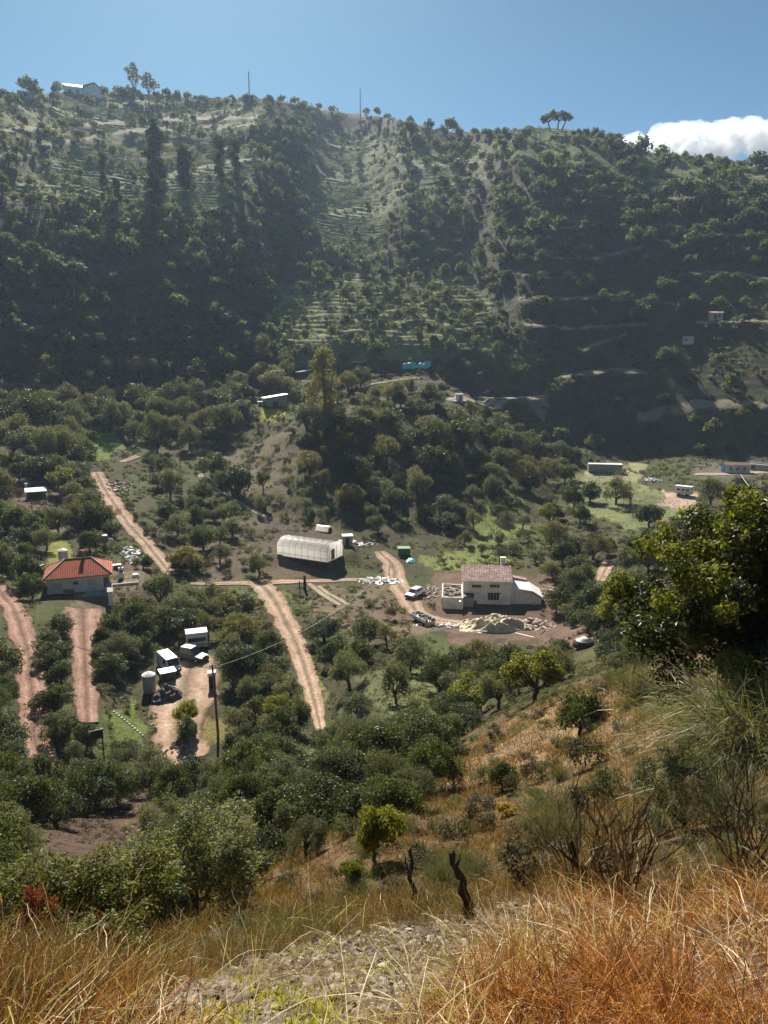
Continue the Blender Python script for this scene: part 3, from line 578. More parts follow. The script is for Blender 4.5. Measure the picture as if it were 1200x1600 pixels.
REG = [  # polygon of the feet in photo pixels, crown size range and spacing in pixels, kinds, where it is
 ([(-20,320),(420,330),(425,560),(300,575),(-20,630)],(17,36),21,{'hill':1},'on shaded hillside below the sunny terraces at left'),
 ([(-20,160),(300,160),(480,170),(480,330),(-20,330)],(12,30),19,{'hill':1},'among sunny terraces high at the left'),
 ([(430,180),(640,205),(640,420),(420,470)],(11,21),17,{'hill':1},'around striped terraces high in the middle'),
 ([(640,210),(780,215),(780,430),(640,430)],(13,26),20,{'hill':1},'on brownish shoulder right of the striped terraces'),
 ([(415,430),(790,430),(780,560),(420,580)],(17,30),21,{'hill':1},'in the pale orchard halfway up the hill'),
 ([(780,215),(1220,270),(1220,400),(780,440)],(14,32),19,{'hill':1},'on right shoulder of hill under skyline tree'),
 ([(780,400),(1220,380),(1220,490),(800,480)],(14,30),30,{'hill':1},'along narrow ledges right of the hill'),
 ([(790,480),(1220,490),(1220,720),(860,700),(690,600)],(15,32),44,{'hill':1},'on bare dark slope above the shipping container'),
 ([(-20,620),(300,575),(425,565),(470,600),(400,640),(330,700),(220,700),(100,640),(-20,680)],(28,48),21,{'carob':.6,'olive':.4},'at hill foot around the bright green garden'),
 ([(540,610),(690,632),(700,660),(520,660)],(22,36),26,{'carob':.6,'olive':.4},'beside autumn poplar below the gravel platform'),
 ([(330,690),(410,650),(520,650),(500,690),(440,730),(340,730)],(18,32),26,{'olive':.5,'greenshrub':.35,'dusty':.15},'on the brown knoll left of the dark wood'),
 ([(470,660),(700,660),(760,700),(880,725),(800,800),(740,790),(700,830),(560,835),(540,780),(480,760)],(28,52),30,{'carob':.5,'olive':.4,'greenshrub':.1},'in the dark wood above the white polytunnel'),
 ([(-20,670),(120,650),(145,760),(150,830),(75,860),(-20,900)],(34,56),24,{'carob':.6,'olive':.4},'on left slope above the orange roofed house'),
 ([(330,740),(440,730),(520,790),(540,830),(430,830)],(18,34),27,{'olive':.4,'greenshrub':.4,'dusty':.2},'on the open ground behind the white polytunnel'),
 ([(220,720),(330,735),(420,800),(430,830),(300,870),(275,850)],(26,44),24,{'carob':.5,'olive':.3,'greenshrub':.2},'between upper pink track and pale footpath'),
 ([(130,770),(190,840),(230,870),(240,890),(170,890),(120,850)],(24,40),24,{'carob':.6,'greenshrub':.4},'just behind the orange roofed house'),
 ([(240,890),(290,875),(420,880),(425,905),(240,905)],(26,40),24,{'carob':.4,'olive':.4,'dusty':.2},'between the two houses beside the level track'),
 ([(165,950),(240,920),(390,925),(430,1000),(445,1080),(350,1060),(340,1010),(250,1000),(205,1050),(165,1060)],(42,64),25,{'carob':.7,'olive':.3},'between red drive and rutted middle track'),
 ([(-20,920),(0,930),(25,1000),(35,1060),(38,1180),(-20,1200)],(55,80),40,{'carob':.7,'olive':.3},'at the left edge outside the reddish track'),
 ([(30,900),(90,950),(105,1000),(115,1120),(90,1180),(75,1150),(68,1050),(55,980)],(36,56),25,{'carob':.6,'olive':.2,'dusty':.2},'between the reddish track and brick red drive'),
 ([(150,960),(165,1060),(165,1110),(150,1120)],(26,38),22,{'carob':.8,'greenshrub':.2},'along right edge of brick red drive'),
 ([(100,1140),(170,1150),(240,1180),(180,1210),(90,1200)],(36,60),32,{'carob':.5,'olive':.5},'near the post below the brick red drive'),
 ([(345,1060),(445,1080),(480,1110),(500,1150),(350,1160)],(40,64),30,{'olive':.6,'carob':.4},'right of the utility pole by the parking yard'),
 ([(330,1165),(500,1150),(690,1160),(690,1230),(640,1290),(560,1290),(400,1290),(330,1230)],(62,98),33,{'olive':.55,'carob':.45},'in thick grove below the rutted track'),
 ([(505,985),(560,1000),(720,1000),(720,1030),(540,1040),(505,1060)],(42,66),34,{'carob':.5,'olive':.5},'on the slope under the white farmhouse yard'),
 ([(510,1060),(560,1050),(690,1040),(700,1120),(640,1160),(510,1120)],(46,72),50,{'olive':.7,'carob':.3},'in grassy grove right of the rutted track'),
 ([(720,1000),(930,1010),(970,1050),(860,1075),(790,1100),(700,1170),(690,1110)],(42,66),26,{'carob':.6,'olive':.4},'in wooded gully below the debris heap'),
 ([(840,850),(940,865),(1000,900),(1000,990),(950,1000),(880,950),(850,910)],(34,56),26,{'carob':.5,'olive':.5},'in the gully right of the white farmhouse'),
 ([(700,850),(840,845),(850,880),(780,885)],(22,38),28,{'olive':.8,'dusty':.2},'in little orchard behind the white farmhouse'),
 ([(690,820),(740,800),(830,760),(900,745),(890,790),(840,840),(720,850)],(26,44),40,{'olive':.7,'carob':.3},'around grassy clearing right of dark wood'),
 ([(960,740),(1040,750),(1040,800),(960,800),(900,780)],(34,52),38,{'olive':.7,'carob':.3},'on meadow below the pale shipping container'),
 ([(1085,790),(1140,770),(1150,800),(1090,815)],(40,56),30,{'carob':.6,'olive':.4},'beside the parked camper van at right'),
 ([(880,740),(900,800),(960,850),(1000,850),(1000,880),(900,870),(850,830)],(26,44),30,{'carob':.7,'dusty':.3},'on the dark bank below the meadow'),
 ([(-20,1210),(40,1205),(120,1230),(240,1195),(290,1215),(225,1250),(50,1310),(-20,1340)],(62,95),34,{'carob':.6,'olive':.4},'above bare dark earth bank lower left'),
 ([(-20,1350),(40,1370),(140,1385),(240,1330),(260,1260),(340,1240),(560,1295),(480,1340),(400,1390),(250,1400),(100,1430),(-20,1460)],(60,105),38,{'olive':.6,'carob':.4},'on near slope below bare dark earth bank'),
 ([(345,920),(395,925),(450,1010),(460,1060),(380,1020)],(26,44),30,{'greenshrub':.5,'dusty':.5},'on left bank of the rutted middle track'),
 ([(470,930),(560,945),(640,945),(690,985),(560,1000),(500,970)],(16,30),24,{'dusty':.6,'greenshrub':.4},'on the brown bank below the white polytunnel'),
 ([(180,770),(215,800),(250,850),(290,880),(270,900),(230,860)],(20,34),20,{'dusty':.7,'russet':.3},'along the edges of the upper pink track'),
 ([(700,1260),(690,1190),(860,1095),(980,1060),(1000,1130),(880,1190),(760,1280)],(26,58),36,{'greenshrub':.5,'dusty':.5},'on dry brown spur right of thick grove'),
 ([(560,840),(600,855),(640,880),(700,880),(700,895),(640,895)],(14,26),20,{'dusty':.5,'olive':.5},'between the polytunnel and the white farmhouse'),

 ([(400,600),(480,592),(560,600),(690,600),(700,640),(560,650),(440,652),(400,640)],(18,34),22,{'carob':.5,'olive':.5},'around the grey stone building and autumn poplar'),
 ([(860,950),(1010,960),(1040,1020),(980,1060),(930,1015)],(40,64),32,{'carob':.6,'olive':.4},'in the gully under the big evergreen tree'),
 ([(1000,820),(1080,800),(1130,830),(1060,900),(990,890)],(30,50),30,{'carob':.6,'olive':.4},'beyond the big evergreen tree at right'),
 ([(840,690),(900,720),(880,740),(840,730)],(24,38),24,{'carob':.6,'olive':.4},'left of the pale shipping container'),
 ([(980,742),(1140,745),(1200,750),(1200,775),(1110,770),(1040,745)],(24,40),34,{'carob':.5,'dusty':.5},'near the camper van and the cabins'),
 ([(760,1290),(880,1210),(1000,1160),(1210,1100),(1210,1330),(900,1370),(700,1400),(640,1360)],(36,84),44,{'broom':.18,'dusty':.45,'greenshrub':.37},'on the near dry slope at right'),
 ([(540,1300),(640,1290),(760,1290),(700,1400),(600,1420),(420,1440),(440,1400)],(30,70),46,{'broom':.3,'dusty':.5,'greenshrub':.2},'on the near dry slope around the burnt stumps'),
 ([(120,1460),(300,1440),(420,1430),(400,1470),(250,1510),(120,1510)],(40,80),40,{'broom':.5,'greenshrub':.5},'at the edge of the gravel bench lower left'),
 ([(560,602),(700,606),(760,640),(840,690),(820,720),(760,690),(700,655),(560,640)],(24,40),22,{'carob':.6,'olive':.4},'on the saddle under the gravel platform'),
 ([(860,905),(950,950),(950,1010),(880,1000),(850,960)],(30,46),26,{'carob':.5,'olive':.3,'dusty':.2},'around the covered cart in the gully'),
 ([(165,1090),(240,1070),(245,1185),(180,1190)],(10,20),17,{'greenshrub':.6,'dusty':.4},'on the green bank with the white edging stones'),
 ([(308,1120),(355,1110),(360,1180),(310,1180)],(12,24),17,{'greenshrub':.5,'dusty':.5},'on the yellowish grass by the utility pole'),
 ([(690,1200),(720,1170),(860,1085),(900,1080),(760,1180)],(24,44),30,{'dusty':.7,'greenshrub':.3},'along the top of the dry spur'),
]
def plant(kind, px, py, d, where, look=None, rmin=0):
    p = hit([px], [py], rmin)[0]; K[kind].plant_list.append((px, py, d, p, where, look))
def fill_regions():
    assert all(len(q[4].split()) <= 9 for q in REG), [q[4] for q in REG if len(q[4].split()) > 9]
    g = np.random.default_rng(5)
    for poly, (d0, d1), sp, kinds, where in REG:
        xs = [q[0] for q in poly]; ys = [q[1] for q in poly]; A = (max(xs)-min(xs))*(max(ys)-min(ys))
        cx = g.uniform(min(xs), max(xs), int(A/(sp*sp)*14)+30); cy = g.uniform(min(ys), max(ys), len(cx))
        m = in_poly(cx, cy, poly); cx, cy = cx[m], cy[m]; keep = []
        kinds = dict(kinds)
        if kinds.get('carob', 0)+kinds.get('olive', 0) > .8 and d1 < 70: kinds['almond'] = .24; kinds['yellow'] = .04
        names = list(kinds); w = np.array([kinds[k] for k in names]); w = w/w.sum(); ar = 1.5 if sp < 34 else 1.25
        infield = np.zeros(len(cx), bool)
        for fp, deg, tw in FIELDS[:3]: infield |= in_poly(cx, cy, fp)
        for x, y, inf in zip(cx, cy, infield):
            s = sp*(1.2 if inf else 1)*(1 if 'hill' not in kinds else .75+.9*(vnoise(np.array([x/55.]), np.array([y/40.]), 44)[0]))
            if any((x-a)**2+((y-b)*ar)**2 < s*s for a, b in keep): continue
            d = g.uniform(d0, d1)*(.7 if inf else 1)*(.8+.4*g.random())
            k = str(g.choice(names, p=w))
            if not clear_of(x, y, d): continue
            keep.append((x, y))
            if k in ('carob', 'olive') and d > 62: k += '_big'
            if k in ('dusty', 'greenshrub', 'russet'): d *= .8
            plant(k, x, y, d, where)
fill_regions()
ORD = ['leftmost', 'second from left', 'third from left', 'fourth from left', 'fifth from left', 'sixth from left']
def realise():
    g = np.random.default_rng(9); byname = {}
    for k, kd in K.items():
        for q in kd.plant_list: byname.setdefault(kd.name, []).append((kd,)+q)
    for name, lst in byname.items():
        lst.sort(key=lambda q: -q[3]); indiv, rest = lst[:295], lst[295:]
        groups = {}
        for q in indiv: groups.setdefault((q[5], q[6]), []).append(q)
        for (where, look), mem in groups.items():
            mem.sort(key=lambda q: q[1]); kd = mem[0][0]; base = f"{look or kd.look} {where}"
            for n, (kd, px, py, d, p, where_, _) in enumerate(mem):
                cm, tm, V, Fq = kd.vars[int(g.integers(len(kd.vars)))]; D = d*p[3]/F
                lab = base
                if 1 < len(mem) <= 6 and not look: lab = f"{ORD[n] if n < len(mem)-1 else 'rightmost'} {kd.look} {where}"
                grp = f"{kd.look}s {where}" if len(mem) > 1 else None
                hs = g.uniform(.75, 1.3); ax, ay = g.uniform(.82, 1.2, 2)
                if tm is None:
                    o = link(kd.name, cm, None, p[:3], g.uniform(0, 6.28)); o.scale = (D*ax, D*ay, D*hs); o.location.z -= D*.06
                    tag(o, lab, kd.cat, grp)
                else:
                    o = empty(kd.name, p[:3], g.uniform(0, 6.28), lab, kd.cat, grp); o.scale = (D*ax, D*ay, D*hs)
                    link('trunk', tm, o); link('crown', cm, o)
        if rest:
            Vs, Fs, off = [], [], 0; kd = rest[0][0]
            for kd, px, py, d, p, w, _ in rest:
                cm, tm, V, Fq = kd.vars[int(g.integers(len(kd.vars)))]; D = d*p[3]/F; a = g.uniform(0, 6.28); c, s = math.cos(a), math.sin(a)
                Q = V*np.array([D, D, D*g.uniform(.85, 1.2)]); Q = np.stack([Q[:, 0]*c-Q[:, 1]*s, Q[:, 0]*s+Q[:, 1]*c, Q[:, 2]], -1)+p[:3]-[0, 0, D*.06]
                Vs.append(Q); Fs.append(Fq+off); off += len(Q)
            o = link('distant_'+kd.name+'s', mesh_np('distant_trees', np.concatenate(Vs), np.concatenate(Fs), M[kd.mat]))
            tag(o, f"mass of tiny {kd.cat}s scattered over the far hillside", 'woodland', kind='stuff')
        print(name, len(lst), 'individual', len(indiv))
def scatter_scrub(name, n, rlo, rhi, mat, dpx, nl, asp, label, cat, seed, keep):
    """low cover between the trees, too many to count: one mesh"""
    g = np.random.default_rng(seed); az = g.uniform(R(-29), R(29), n*3); r = np.exp(g.uniform(math.log(rlo), math.log(rhi), n*3))
    z = ground_ar(az, r); px, py = dir_pix(az, z/r); m = keep(px, py, az, r) & (px > -40) & (px < 1240)
    # not on tracks
    for line, hw in ROADS: m &= seg_dist(px, py, line) > hw*.92
    for x0, y0, x1, y1 in BLOCK[:14]: m &= ~((px > x0) & (px < x1) & (py > y0+10) & (py < y1+12))
    az, r, z = az[m][:n], r[m][:n], z[m][:n]; n = len(az); sl = np.hypot(r, z); D = g.uniform(dpx[0], dpx[1], n)*sl/F*g.uniform(.6, 1.2, n)
    idx = np.repeat(np.arange(n), nl); dd = rdir(len(idx), g); dd[:, 2] = np.abs(dd[:, 2])
    C = np.stack([r*np.sin(az), r*np.cos(az), z], -1)
    P = C[idx]+dd*(D[idx]*.5*g.uniform(.3, 1, len(idx)))[:, None]*np.array([1, 1, .8])
    Nn = unit(dd*.6+rdir(len(idx), g)); t = unit(np.cross(Nn, rdir(len(idx), g))); b = np.cross(Nn, t)
    s = (D[idx]*g.uniform(.18, .34, len(idx)))[:, None]
    V = np.stack([P-t*s*.5, P+b*s*asp*.5, P+t*s*.5, P-b*s*asp*.5], 1).reshape(-1, 3)
    tag(link(name, mesh_np(name, V, np.arange(len(V)).reshape(-1, 4), M[mat])), label, cat, kind='stuff')
inany = lambda px, py, ids: np.any([in_poly(px, py, SOILS[i][0]) for i in ids], axis=0)
CLEAR = (1, 2, 3, 4, 5, 6, 9, 11, 12, 14, 19, 20, 21)
scatter_scrub('hill_scrub', 11000, 240, 740, 'hill', (4, 10), 22, .8, 'low dark scrub covering the far hillside between the trees', 'scrub', 31, lambda px, py, az, r: (fbm(r*np.sin(az)/16, r*np.cos(az)/16, 71, 3) > -.09) & ~((ground_ar(az, r, TWG) > .3) & (rng.random(len(r)) < .5)) & ~((ground_ar(az, r, TWG) < .05)&(rng.random(len(r)) < .8)))
scatter_scrub('valley_scrub', 6000, 48, 250, 'olive', (6, 15), 34, .45, 'low green undergrowth between the trees of the valley', 'scrub', 32, lambda px, py, az, r: ~inany(px, py, CLEAR) & (fbm(r*np.sin(az)/9, r*np.cos(az)/9, 72, 3) > -.08))
scatter_scrub('dry_scrub', 5000, 30, 250, 'dusty', (5, 13), 30, .4, 'dry brown brush and dead stalks on the valley banks', 'brush', 33, lambda px, py, az, r: ~inany(px, py, CLEAR[:7]) & (fbm(r*np.sin(az)/7, r*np.cos(az)/7, 73, 3) > -.02))
# ---------------------------------------------------------------- buildings, vehicles and other made things
M['white'] = simple('white_wash', (.88,.85,.81), (.60,.55,.48), .7, .9, bump=.25, bscale=8)
M['white2'] = simple('bright_white_paint', (.84,.83,.80), (.70,.69,.66), 2, .6)
M['greywall'] = simple('grey_render', (.40,.37,.33), (.27,.25,.22), 1.6, .9, bump=.3)
M['concrete'] = simple('concrete', (.42,.39,.35), (.30,.27,.24), 1.5, .9, bump=.3)
M['dark'] = simple('dark_opening', (.02,.02,.022), (.035,.033,.032), 3, .5)
M['glass'] = simple('window_glass', (.03,.035,.04), (.05,.055,.06), 3, .12, spec=.6)
M['frame'] = simple('painted_frame', (.62,.58,.52), (.5,.47,.42), 3, .6)
M['wood'] = simple('old_timber', (.26,.19,.13), (.15,.11,.08), 6, .85)
M['woodpale'] = simple('pale_timber', (.62,.54,.42), (.45,.38,.28), 5, .8)
M['blackmetal'] = simple('black_metal', (.02,.02,.022), (.035,.033,.03), 6, .5, spec=.5)
M['steel'] = simple('grey_steel', (.34,.35,.36), (.24,.25,.26), 4, .5, .3)
M['galv'] = simple('galvanised_sheet', (.52,.53,.53), (.40,.41,.41), 2.5, .45, .5)
M['rubber'] = simple('rubber', (.02,.02,.02), (.03,.03,.03), 5, .9)
M['silver'] = simple('silver_car_paint', (.62,.62,.62), (.52,.52,.52), 2, .28, .4, spec=.6)
M['whitecar'] = simple('white_car_paint', (.82,.81,.78), (.68,.66,.62), 1.4, .35, spec=.6)
M['darkcar'] = simple('dark_green_paint', (.035,.042,.035), (.06,.06,.05), 2, .4, spec=.6)
M['greenpaint'] = simple('green_paint', (.03,.13,.05), (.045,.17,.07), 2, .6)
M['bluepaint'] = simple('blue_paint', (.03,.08,.30), (.025,.06,.22), 2, .6)
M['cream_tarp'] = simple('cream_tarpaulin', (.74,.65,.44), (.42,.35,.22), 1.3, .7, bump=.6, bscale=3)
M['teal_tarp'] = simple('turquoise_tarpaulin', (.05,.50,.46), (.22,.66,.60), 1.2, .5, bump=.4)
M['rubble'] = simple('rubble', (.50,.45,.39), (.26,.17,.13), .9, .95, bump=.3, lo=.4, hi=.6)
M['brick'] = simple('red_brick', (.36,.13,.08), (.25,.10,.07), 2, .9)
M['earthbank'] = simple('earth_bank', (.10,.07,.055), (.06,.045,.035), 1, .95, bump=.6)
M['junk'] = simple('rusty_scrap', (.16,.13,.11), (.06,.055,.05), 2, .7, .3)
M['tank'] = simple('plastic_tank', (.30,.33,.35), (.24,.26,.28), 1.5, .5)
M['stonegrey'] = simple('stone_masonry', (.36,.31,.26), (.20,.17,.14), 1.5, .95, bump=.5)
def tile_mat(name, c1, c2, c3, pitch, sc=.9):
    m, t, o = nt(name); p = N(t, 'ShaderNodeBsdfPrincipled'); p.inputs['Roughness'].default_value = .8; p.inputs['Specular IOR Level'].default_value = .25
    tc = N(t, 'ShaderNodeTexCoord'); v = tc.outputs['Object']
    pat = ramp(t, noise(t, sc, 7, .75, v), [(.34, c1), (.5, c2), (.62, c3)])
    w = N(t, 'ShaderNodeTexWave', wave_type='BANDS', bands_direction='X'); w.inputs['Scale'].default_value = pitch; w.inputs['Distortion'].default_value = .3; L(t, v, w.inputs['Vector'])
    w2 = N(t, 'ShaderNodeTexWave', wave_type='BANDS', bands_direction='Z'); w2.inputs['Scale'].default_value = pitch*1.3; w2.inputs['Distortion'].default_value = .4; L(t, v, w2.inputs['Vector'])
    c = mixc(t, .35, pat, ramp(t, w.outputs[0], [(0, (.35,.3,.3)), (.5, (1,1,1))]), 'MULTIPLY'); c = mixc(t, .3, c, ramp(t, w2.outputs[0], [(0, (.4,.4,.4)), (.4, (1,1,1))]), 'MULTIPLY')
    L(t, c, p.inputs['Base Color'])
    b = N(t, 'ShaderNodeBump'); b.inputs['Strength'].default_value = .8; b.inputs['Distance'].default_value = .08; L(t, w.outputs[0], b.inputs['Height']); L(t, b.outputs[0], p.inputs['Normal'])
    L(t, p.outputs[0], o.inputs[0]); return m
M['tile_old'] = tile_mat('weathered_roof_tiles', (.30,.11,.09), (.44,.27,.22), (.62,.53,.48), 1.1, 1.6)
M['tile_orange'] = tile_mat('orange_roof_tiles', (.54,.085,.03), (.50,.10,.04), (.17,.10,.05), 1.2, .9)
M['tile_brown'] = tile_mat('brown_roof_tiles', (.22,.12,.09), (.28,.17,.13), (.36,.27,.22), .9, 1)
M['rooflitter'] = simple('roof_litter', (.32,.26,.2), (.10,.09,.075), 1.8, .95, bump=.8, bscale=4, lo=.42, hi=.58)
def plastic_mat():
    m, t, o = nt('polythene'); tc = N(t, 'ShaderNodeTexCoord'); c = ramp(t, noise(t, .5, 5, .7, tc.outputs['Object']), [(.3, (.86,.84,.79)), (.7, (.95,.94,.91))])
    p = N(t, 'ShaderNodeBsdfPrincipled'); p.inputs['Roughness'].default_value = .25; p.inputs['Specular IOR Level'].default_value = .6; L(t, c, p.inputs['Base Color'])
    tr = N(t, 'ShaderNodeBsdfTranslucent'); L(t, c, tr.inputs[0]); mx = N(t, 'ShaderNodeMixShader'); mx.inputs[0].default_value = .86
    L(t, p.outputs[0], mx.inputs[1]); L(t, tr.outputs[0], mx.inputs[2]); L(t, mx.outputs[0], o.inputs[0]); return m
M['plastic'] = plastic_mat()

class MB:
    """gathers shapes into one mesh"""
    def __init__(s): s.V, s.F, s.n = [], [], 0
    def add(s, V, Fs):
        V = np.asarray(V, float); s.V.append(V)
        for f in Fs: s.F.append([i+s.n for i in f])
        s.n += len(V); return s
    def box(s, x0, x1, y0, y1, z0, z1, rz=0, piv=None, tilt=0):
        V = np.array([(x, y, z) for z in (z0, z1) for x, y in ((x0, y0), (x1, y0), (x1, y1), (x0, y1))], float)
        c = np.array(piv if piv is not None else [(x0+x1)/2, (y0+y1)/2, (z0+z1)/2])
        if tilt:
            a, b = math.cos(tilt), math.sin(tilt); W = V-c; V = np.stack([W[:, 0]*a+W[:, 2]*b, W[:, 1], -W[:, 0]*b+W[:, 2]*a], -1)+c
        if rz:
            a, b = math.cos(rz), math.sin(rz); W = V-c; V = np.stack([W[:, 0]*a-W[:, 1]*b, W[:, 0]*b+W[:, 1]*a, W[:, 2]], -1)+c
        return s.add(V, [(3,2,1,0),(4,5,6,7),(0,1,5,4),(1,2,6,5),(2,3,7,6),(3,0,4,7)])
    def prism(s, prof, a0, a1, axis='x'):
        """profile of 2-D points swept along an axis"""
        n = len(prof); f = {'x': lambda a, p: (a, p[0], p[1]), 'y': lambda a, p: (p[0], a, p[1])}[axis]
        V = [f(a0, p) for p in prof]+[f(a1, p) for p in prof]
        return s.add(V, [tuple(range(n))[::-1], tuple(range(n, 2*n))]+[(i, (i+1) % n, n+(i+1) % n, n+i) for i in range(n)])
    def tube(s, pts, r, sides=6):
        P = [(p, r if np.isscalar(r) else r[i]) for i, p in enumerate(pts)]; V, Fq = tubes([P], sides)
        n = len(V); s.add(V, [tuple(q) for q in Fq]+[tuple(range(sides))[::-1], tuple(range(n-sides, n))]); return s
    def lathe(s, prof, c=(0, 0), sides=16):
        V = []; n = len(prof)
        for r, z in prof:
            for k in range(sides): a = 2*math.pi*k/sides; V.append((c[0]+r*math.cos(a), c[1]+r*math.sin(a), z))
        Fs = [(i*sides+k, i*sides+(k+1) % sides, (i+1)*sides+(k+1) % sides, (i+1)*sides+k) for i in range(n-1) for k in range(sides)]
        return s.add(V, Fs+[tuple(range(sides))[::-1], tuple(range((n-1)*sides, n*sides))])
    def build(s, name, mat, parent=None, bevel=0, smooth=False, loc=None):
        me = bpy.data.meshes.new(name); me.from_pydata([tuple(v) for v in np.concatenate(s.V)], [], s.F); me.materials.append(M[mat]); me.update()
        o = link(name, me, parent, loc)
        if smooth: me.polygons.foreach_set('use_smooth', [True]*len(me.polygons))
        if bevel:
            b = o.modifiers.new('bevel', 'BEVEL'); b.width = bevel; b.segments = 2; b.limit_method = 'ANGLE'
        return o
def spot(px, py, rmin=20):
    p = hit([px], [py], rmin)[0]; az = math.atan2(p[0], p[1]); return Vector(p[:3]), az, p[3]/F   # point, azimuth, metres per photo pixel
def thing(name, px, py, label, cat, yaw=0, group=None, rmin=20, dz=0):
    p, az, k = spot(px, py, rmin); p.z += dz
    return empty(name, p, -az+yaw, label, cat, group), k
def box(*a, **k): return MB().box(*a, **k)
def window(par, x, y, z, w, h, face='front', d=.07, pane='glass', bars=1, label=None):
    """a window on a front wall at depth y, outside towards -y"""
    f = MB(); t = .09
    f.box(x-w/2, x+w/2, y-d, y+.02, z, z+t); f.box(x-w/2, x+w/2, y-d, y+.02, z+h-t, z+h); f.box(x-w/2, x-w/2+t, y-d, y+.02, z+t, z+h-t); f.box(x+w/2-t, x+w/2, y-d, y+.02, z+t, z+h-t)
    for b in range(bars): xx = x-w/2+w*(b+1)/(bars+1); f.box(xx-.03, xx+.03, y-d+.01, y+.02, z+t, z+h-t)
    o = f.build('window', 'frame', par)
    box(x-w/2+t*.5, x+w/2-t*.5, y-d+.03, y+.015, z+t*.5, z+h-t*.5).build('pane', pane, o)
    box(x-w/2-.08, x+w/2+.08, y-d-.08, y+.01, z-.09, z-.003).build('sill', 'white2', o); return o

def white_farmhouse():
    t, k = thing('farmhouse', 760, 944, 'white two storey farmhouse with mottled red tiled roof behind the debris heap', 'house', .06)
    w = MB(); w.prism([(0, -1.5), (8, -1.5), (8, 4.1), (4, 5.55), (0, 4.1)], -4, 4); w.build('wall', 'white', t)
    r = MB(); r.prism([(-.35, 4.12), (-.35, 4.26), (4, 5.85), (8.35, 4.26), (8.35, 4.12), (4, 5.69)], -4.3, 4.3); rf = r.build('roof', 'tile_old', t)
    box(-4.32, 4.32, -.40, -.30, 4.02, 4.24).build('eaves_board', 'white2', rf)
    c = box(2.6, 3.4, 5.2, 5.9, 4.9, 6.7).box(2.5, 3.5, 5.1, 6.0, 6.7, 6.85); c.build('chimney', 'white', rf)
    window(t, -1.75, 0, 2.85, 1.7, .65, bars=2, pane='dark'); window(t, 1.3, 0, 2.95, 1.75, .65, bars=2, pane='dark')
    o = window(t, 1.15, 0, .7, 2.0, 1.25, bars=3)
    h = MB(); h.box(-.05+.15, 2.3, -.55, -.08, 1.98, 2.06); h.build('awning', 'blackmetal', t)
    box(-2.2, -1.6, -.14, -.03, .02, .6).build('gas_meter_box', 'brick', t)
    # annexe on the left with a littered flat roof
    a = MB(); a.box(-7.6, -4.03, -3, 4.6, -1.8, 1.75); a.build('annexe_wall', 'white', t)
    p = MB(); p.box(-7.6, -7.38, -3, 4.6, 1.753, 2.1); p.box(-4.25, -4.03, -3, 4.6, 1.753, 2.0); p.box(-7.37, -4.26, -3, -2.8, 1.753, 2.05); p.box(-7.37, -4.26, 4.4, 4.6, 1.753, 2.0); p.build('parapet', 'white', t)
    g = np.random.default_rng(3); f = MB(); f.box(-7.36, -4.27, -2.78, 4.38, 1.755, 1.80)
    for k2 in range(34):
        q = MB(); x, y = g.uniform(-7, -4.6), g.uniform(-2.4, 4); s = g.uniform(.15, .5); q.box(x-s, x+s, y-s*.4, y+s*.4, 1.81, 1.81+g.uniform(.06, .35), g.uniform(0, 3.1)); f.V += q.V; f.F += [[i+f.n for i in ff] for ff in q.F]; f.n += q.n
    f.build('flat_roof', 'rooflitter', t)
    box(-7.68, -7.61, -1.2, -.4, .2, 1.2).build('window', 'dark', t)
    # lean-to with a grey door between the two
    box(-4.02, -2.3, -1.6, -.02, -1, 1.75).build('lean_to_wall', 'concrete', t)
    box(-4.1, -2.2, -1.9, -.01, 1.76, 1.9).build('lean_to_roof', 'blackmetal', t)
    d = box(-3.7, -2.65, -1.68, -1.61, -.3, 1.5).build('door', 'steel', t)
    for x in (-3.35, -3.0): box(x-.02, x+.02, -1.70, -1.685, -.25, 1.45).build('door_rib', 'concrete', d)
    b = MB(); b.box(-4.75, -4.4, -4.1, -3.05, 1.55, 1.72); b.build('roof_beam', 'white2', t)
    # wing on the right with a slab that falls away to the right
    w = MB(); w.prism([(4.03, -1.6), (9.3, -1.6), (9.3, 1.3), (7.6, 2.3), (4.03, 2.85)], .5, 6, 'y'); w.build('wing_wall', 'white', t)
    s = MB(); s.prism([(3.9, 2.89), (7.65, 2.33), (9.5, 1.25), (9.5, 1.38), (7.7, 2.5), (3.9, 3.05)], .2, 5.2, 'y')
    s.build('wing_roof', 'white2', t)
    s = MB(); s.prism([(4.05, 3.08), (7.2, 2.62), (7.2, 2.86), (4.05, 3.5)], 5.25, 6.6, 'y'); s.build('tiled_strip', 'tile_old', t)
    s = MB(); s.prism([(7.0, 2.45), (9.4, 1.05), (9.4, 1.2), (7.0, 2.62)], -.05, .18, 'y'); s.build('tiled_edge', 'tile_old', t)
white_farmhouse()
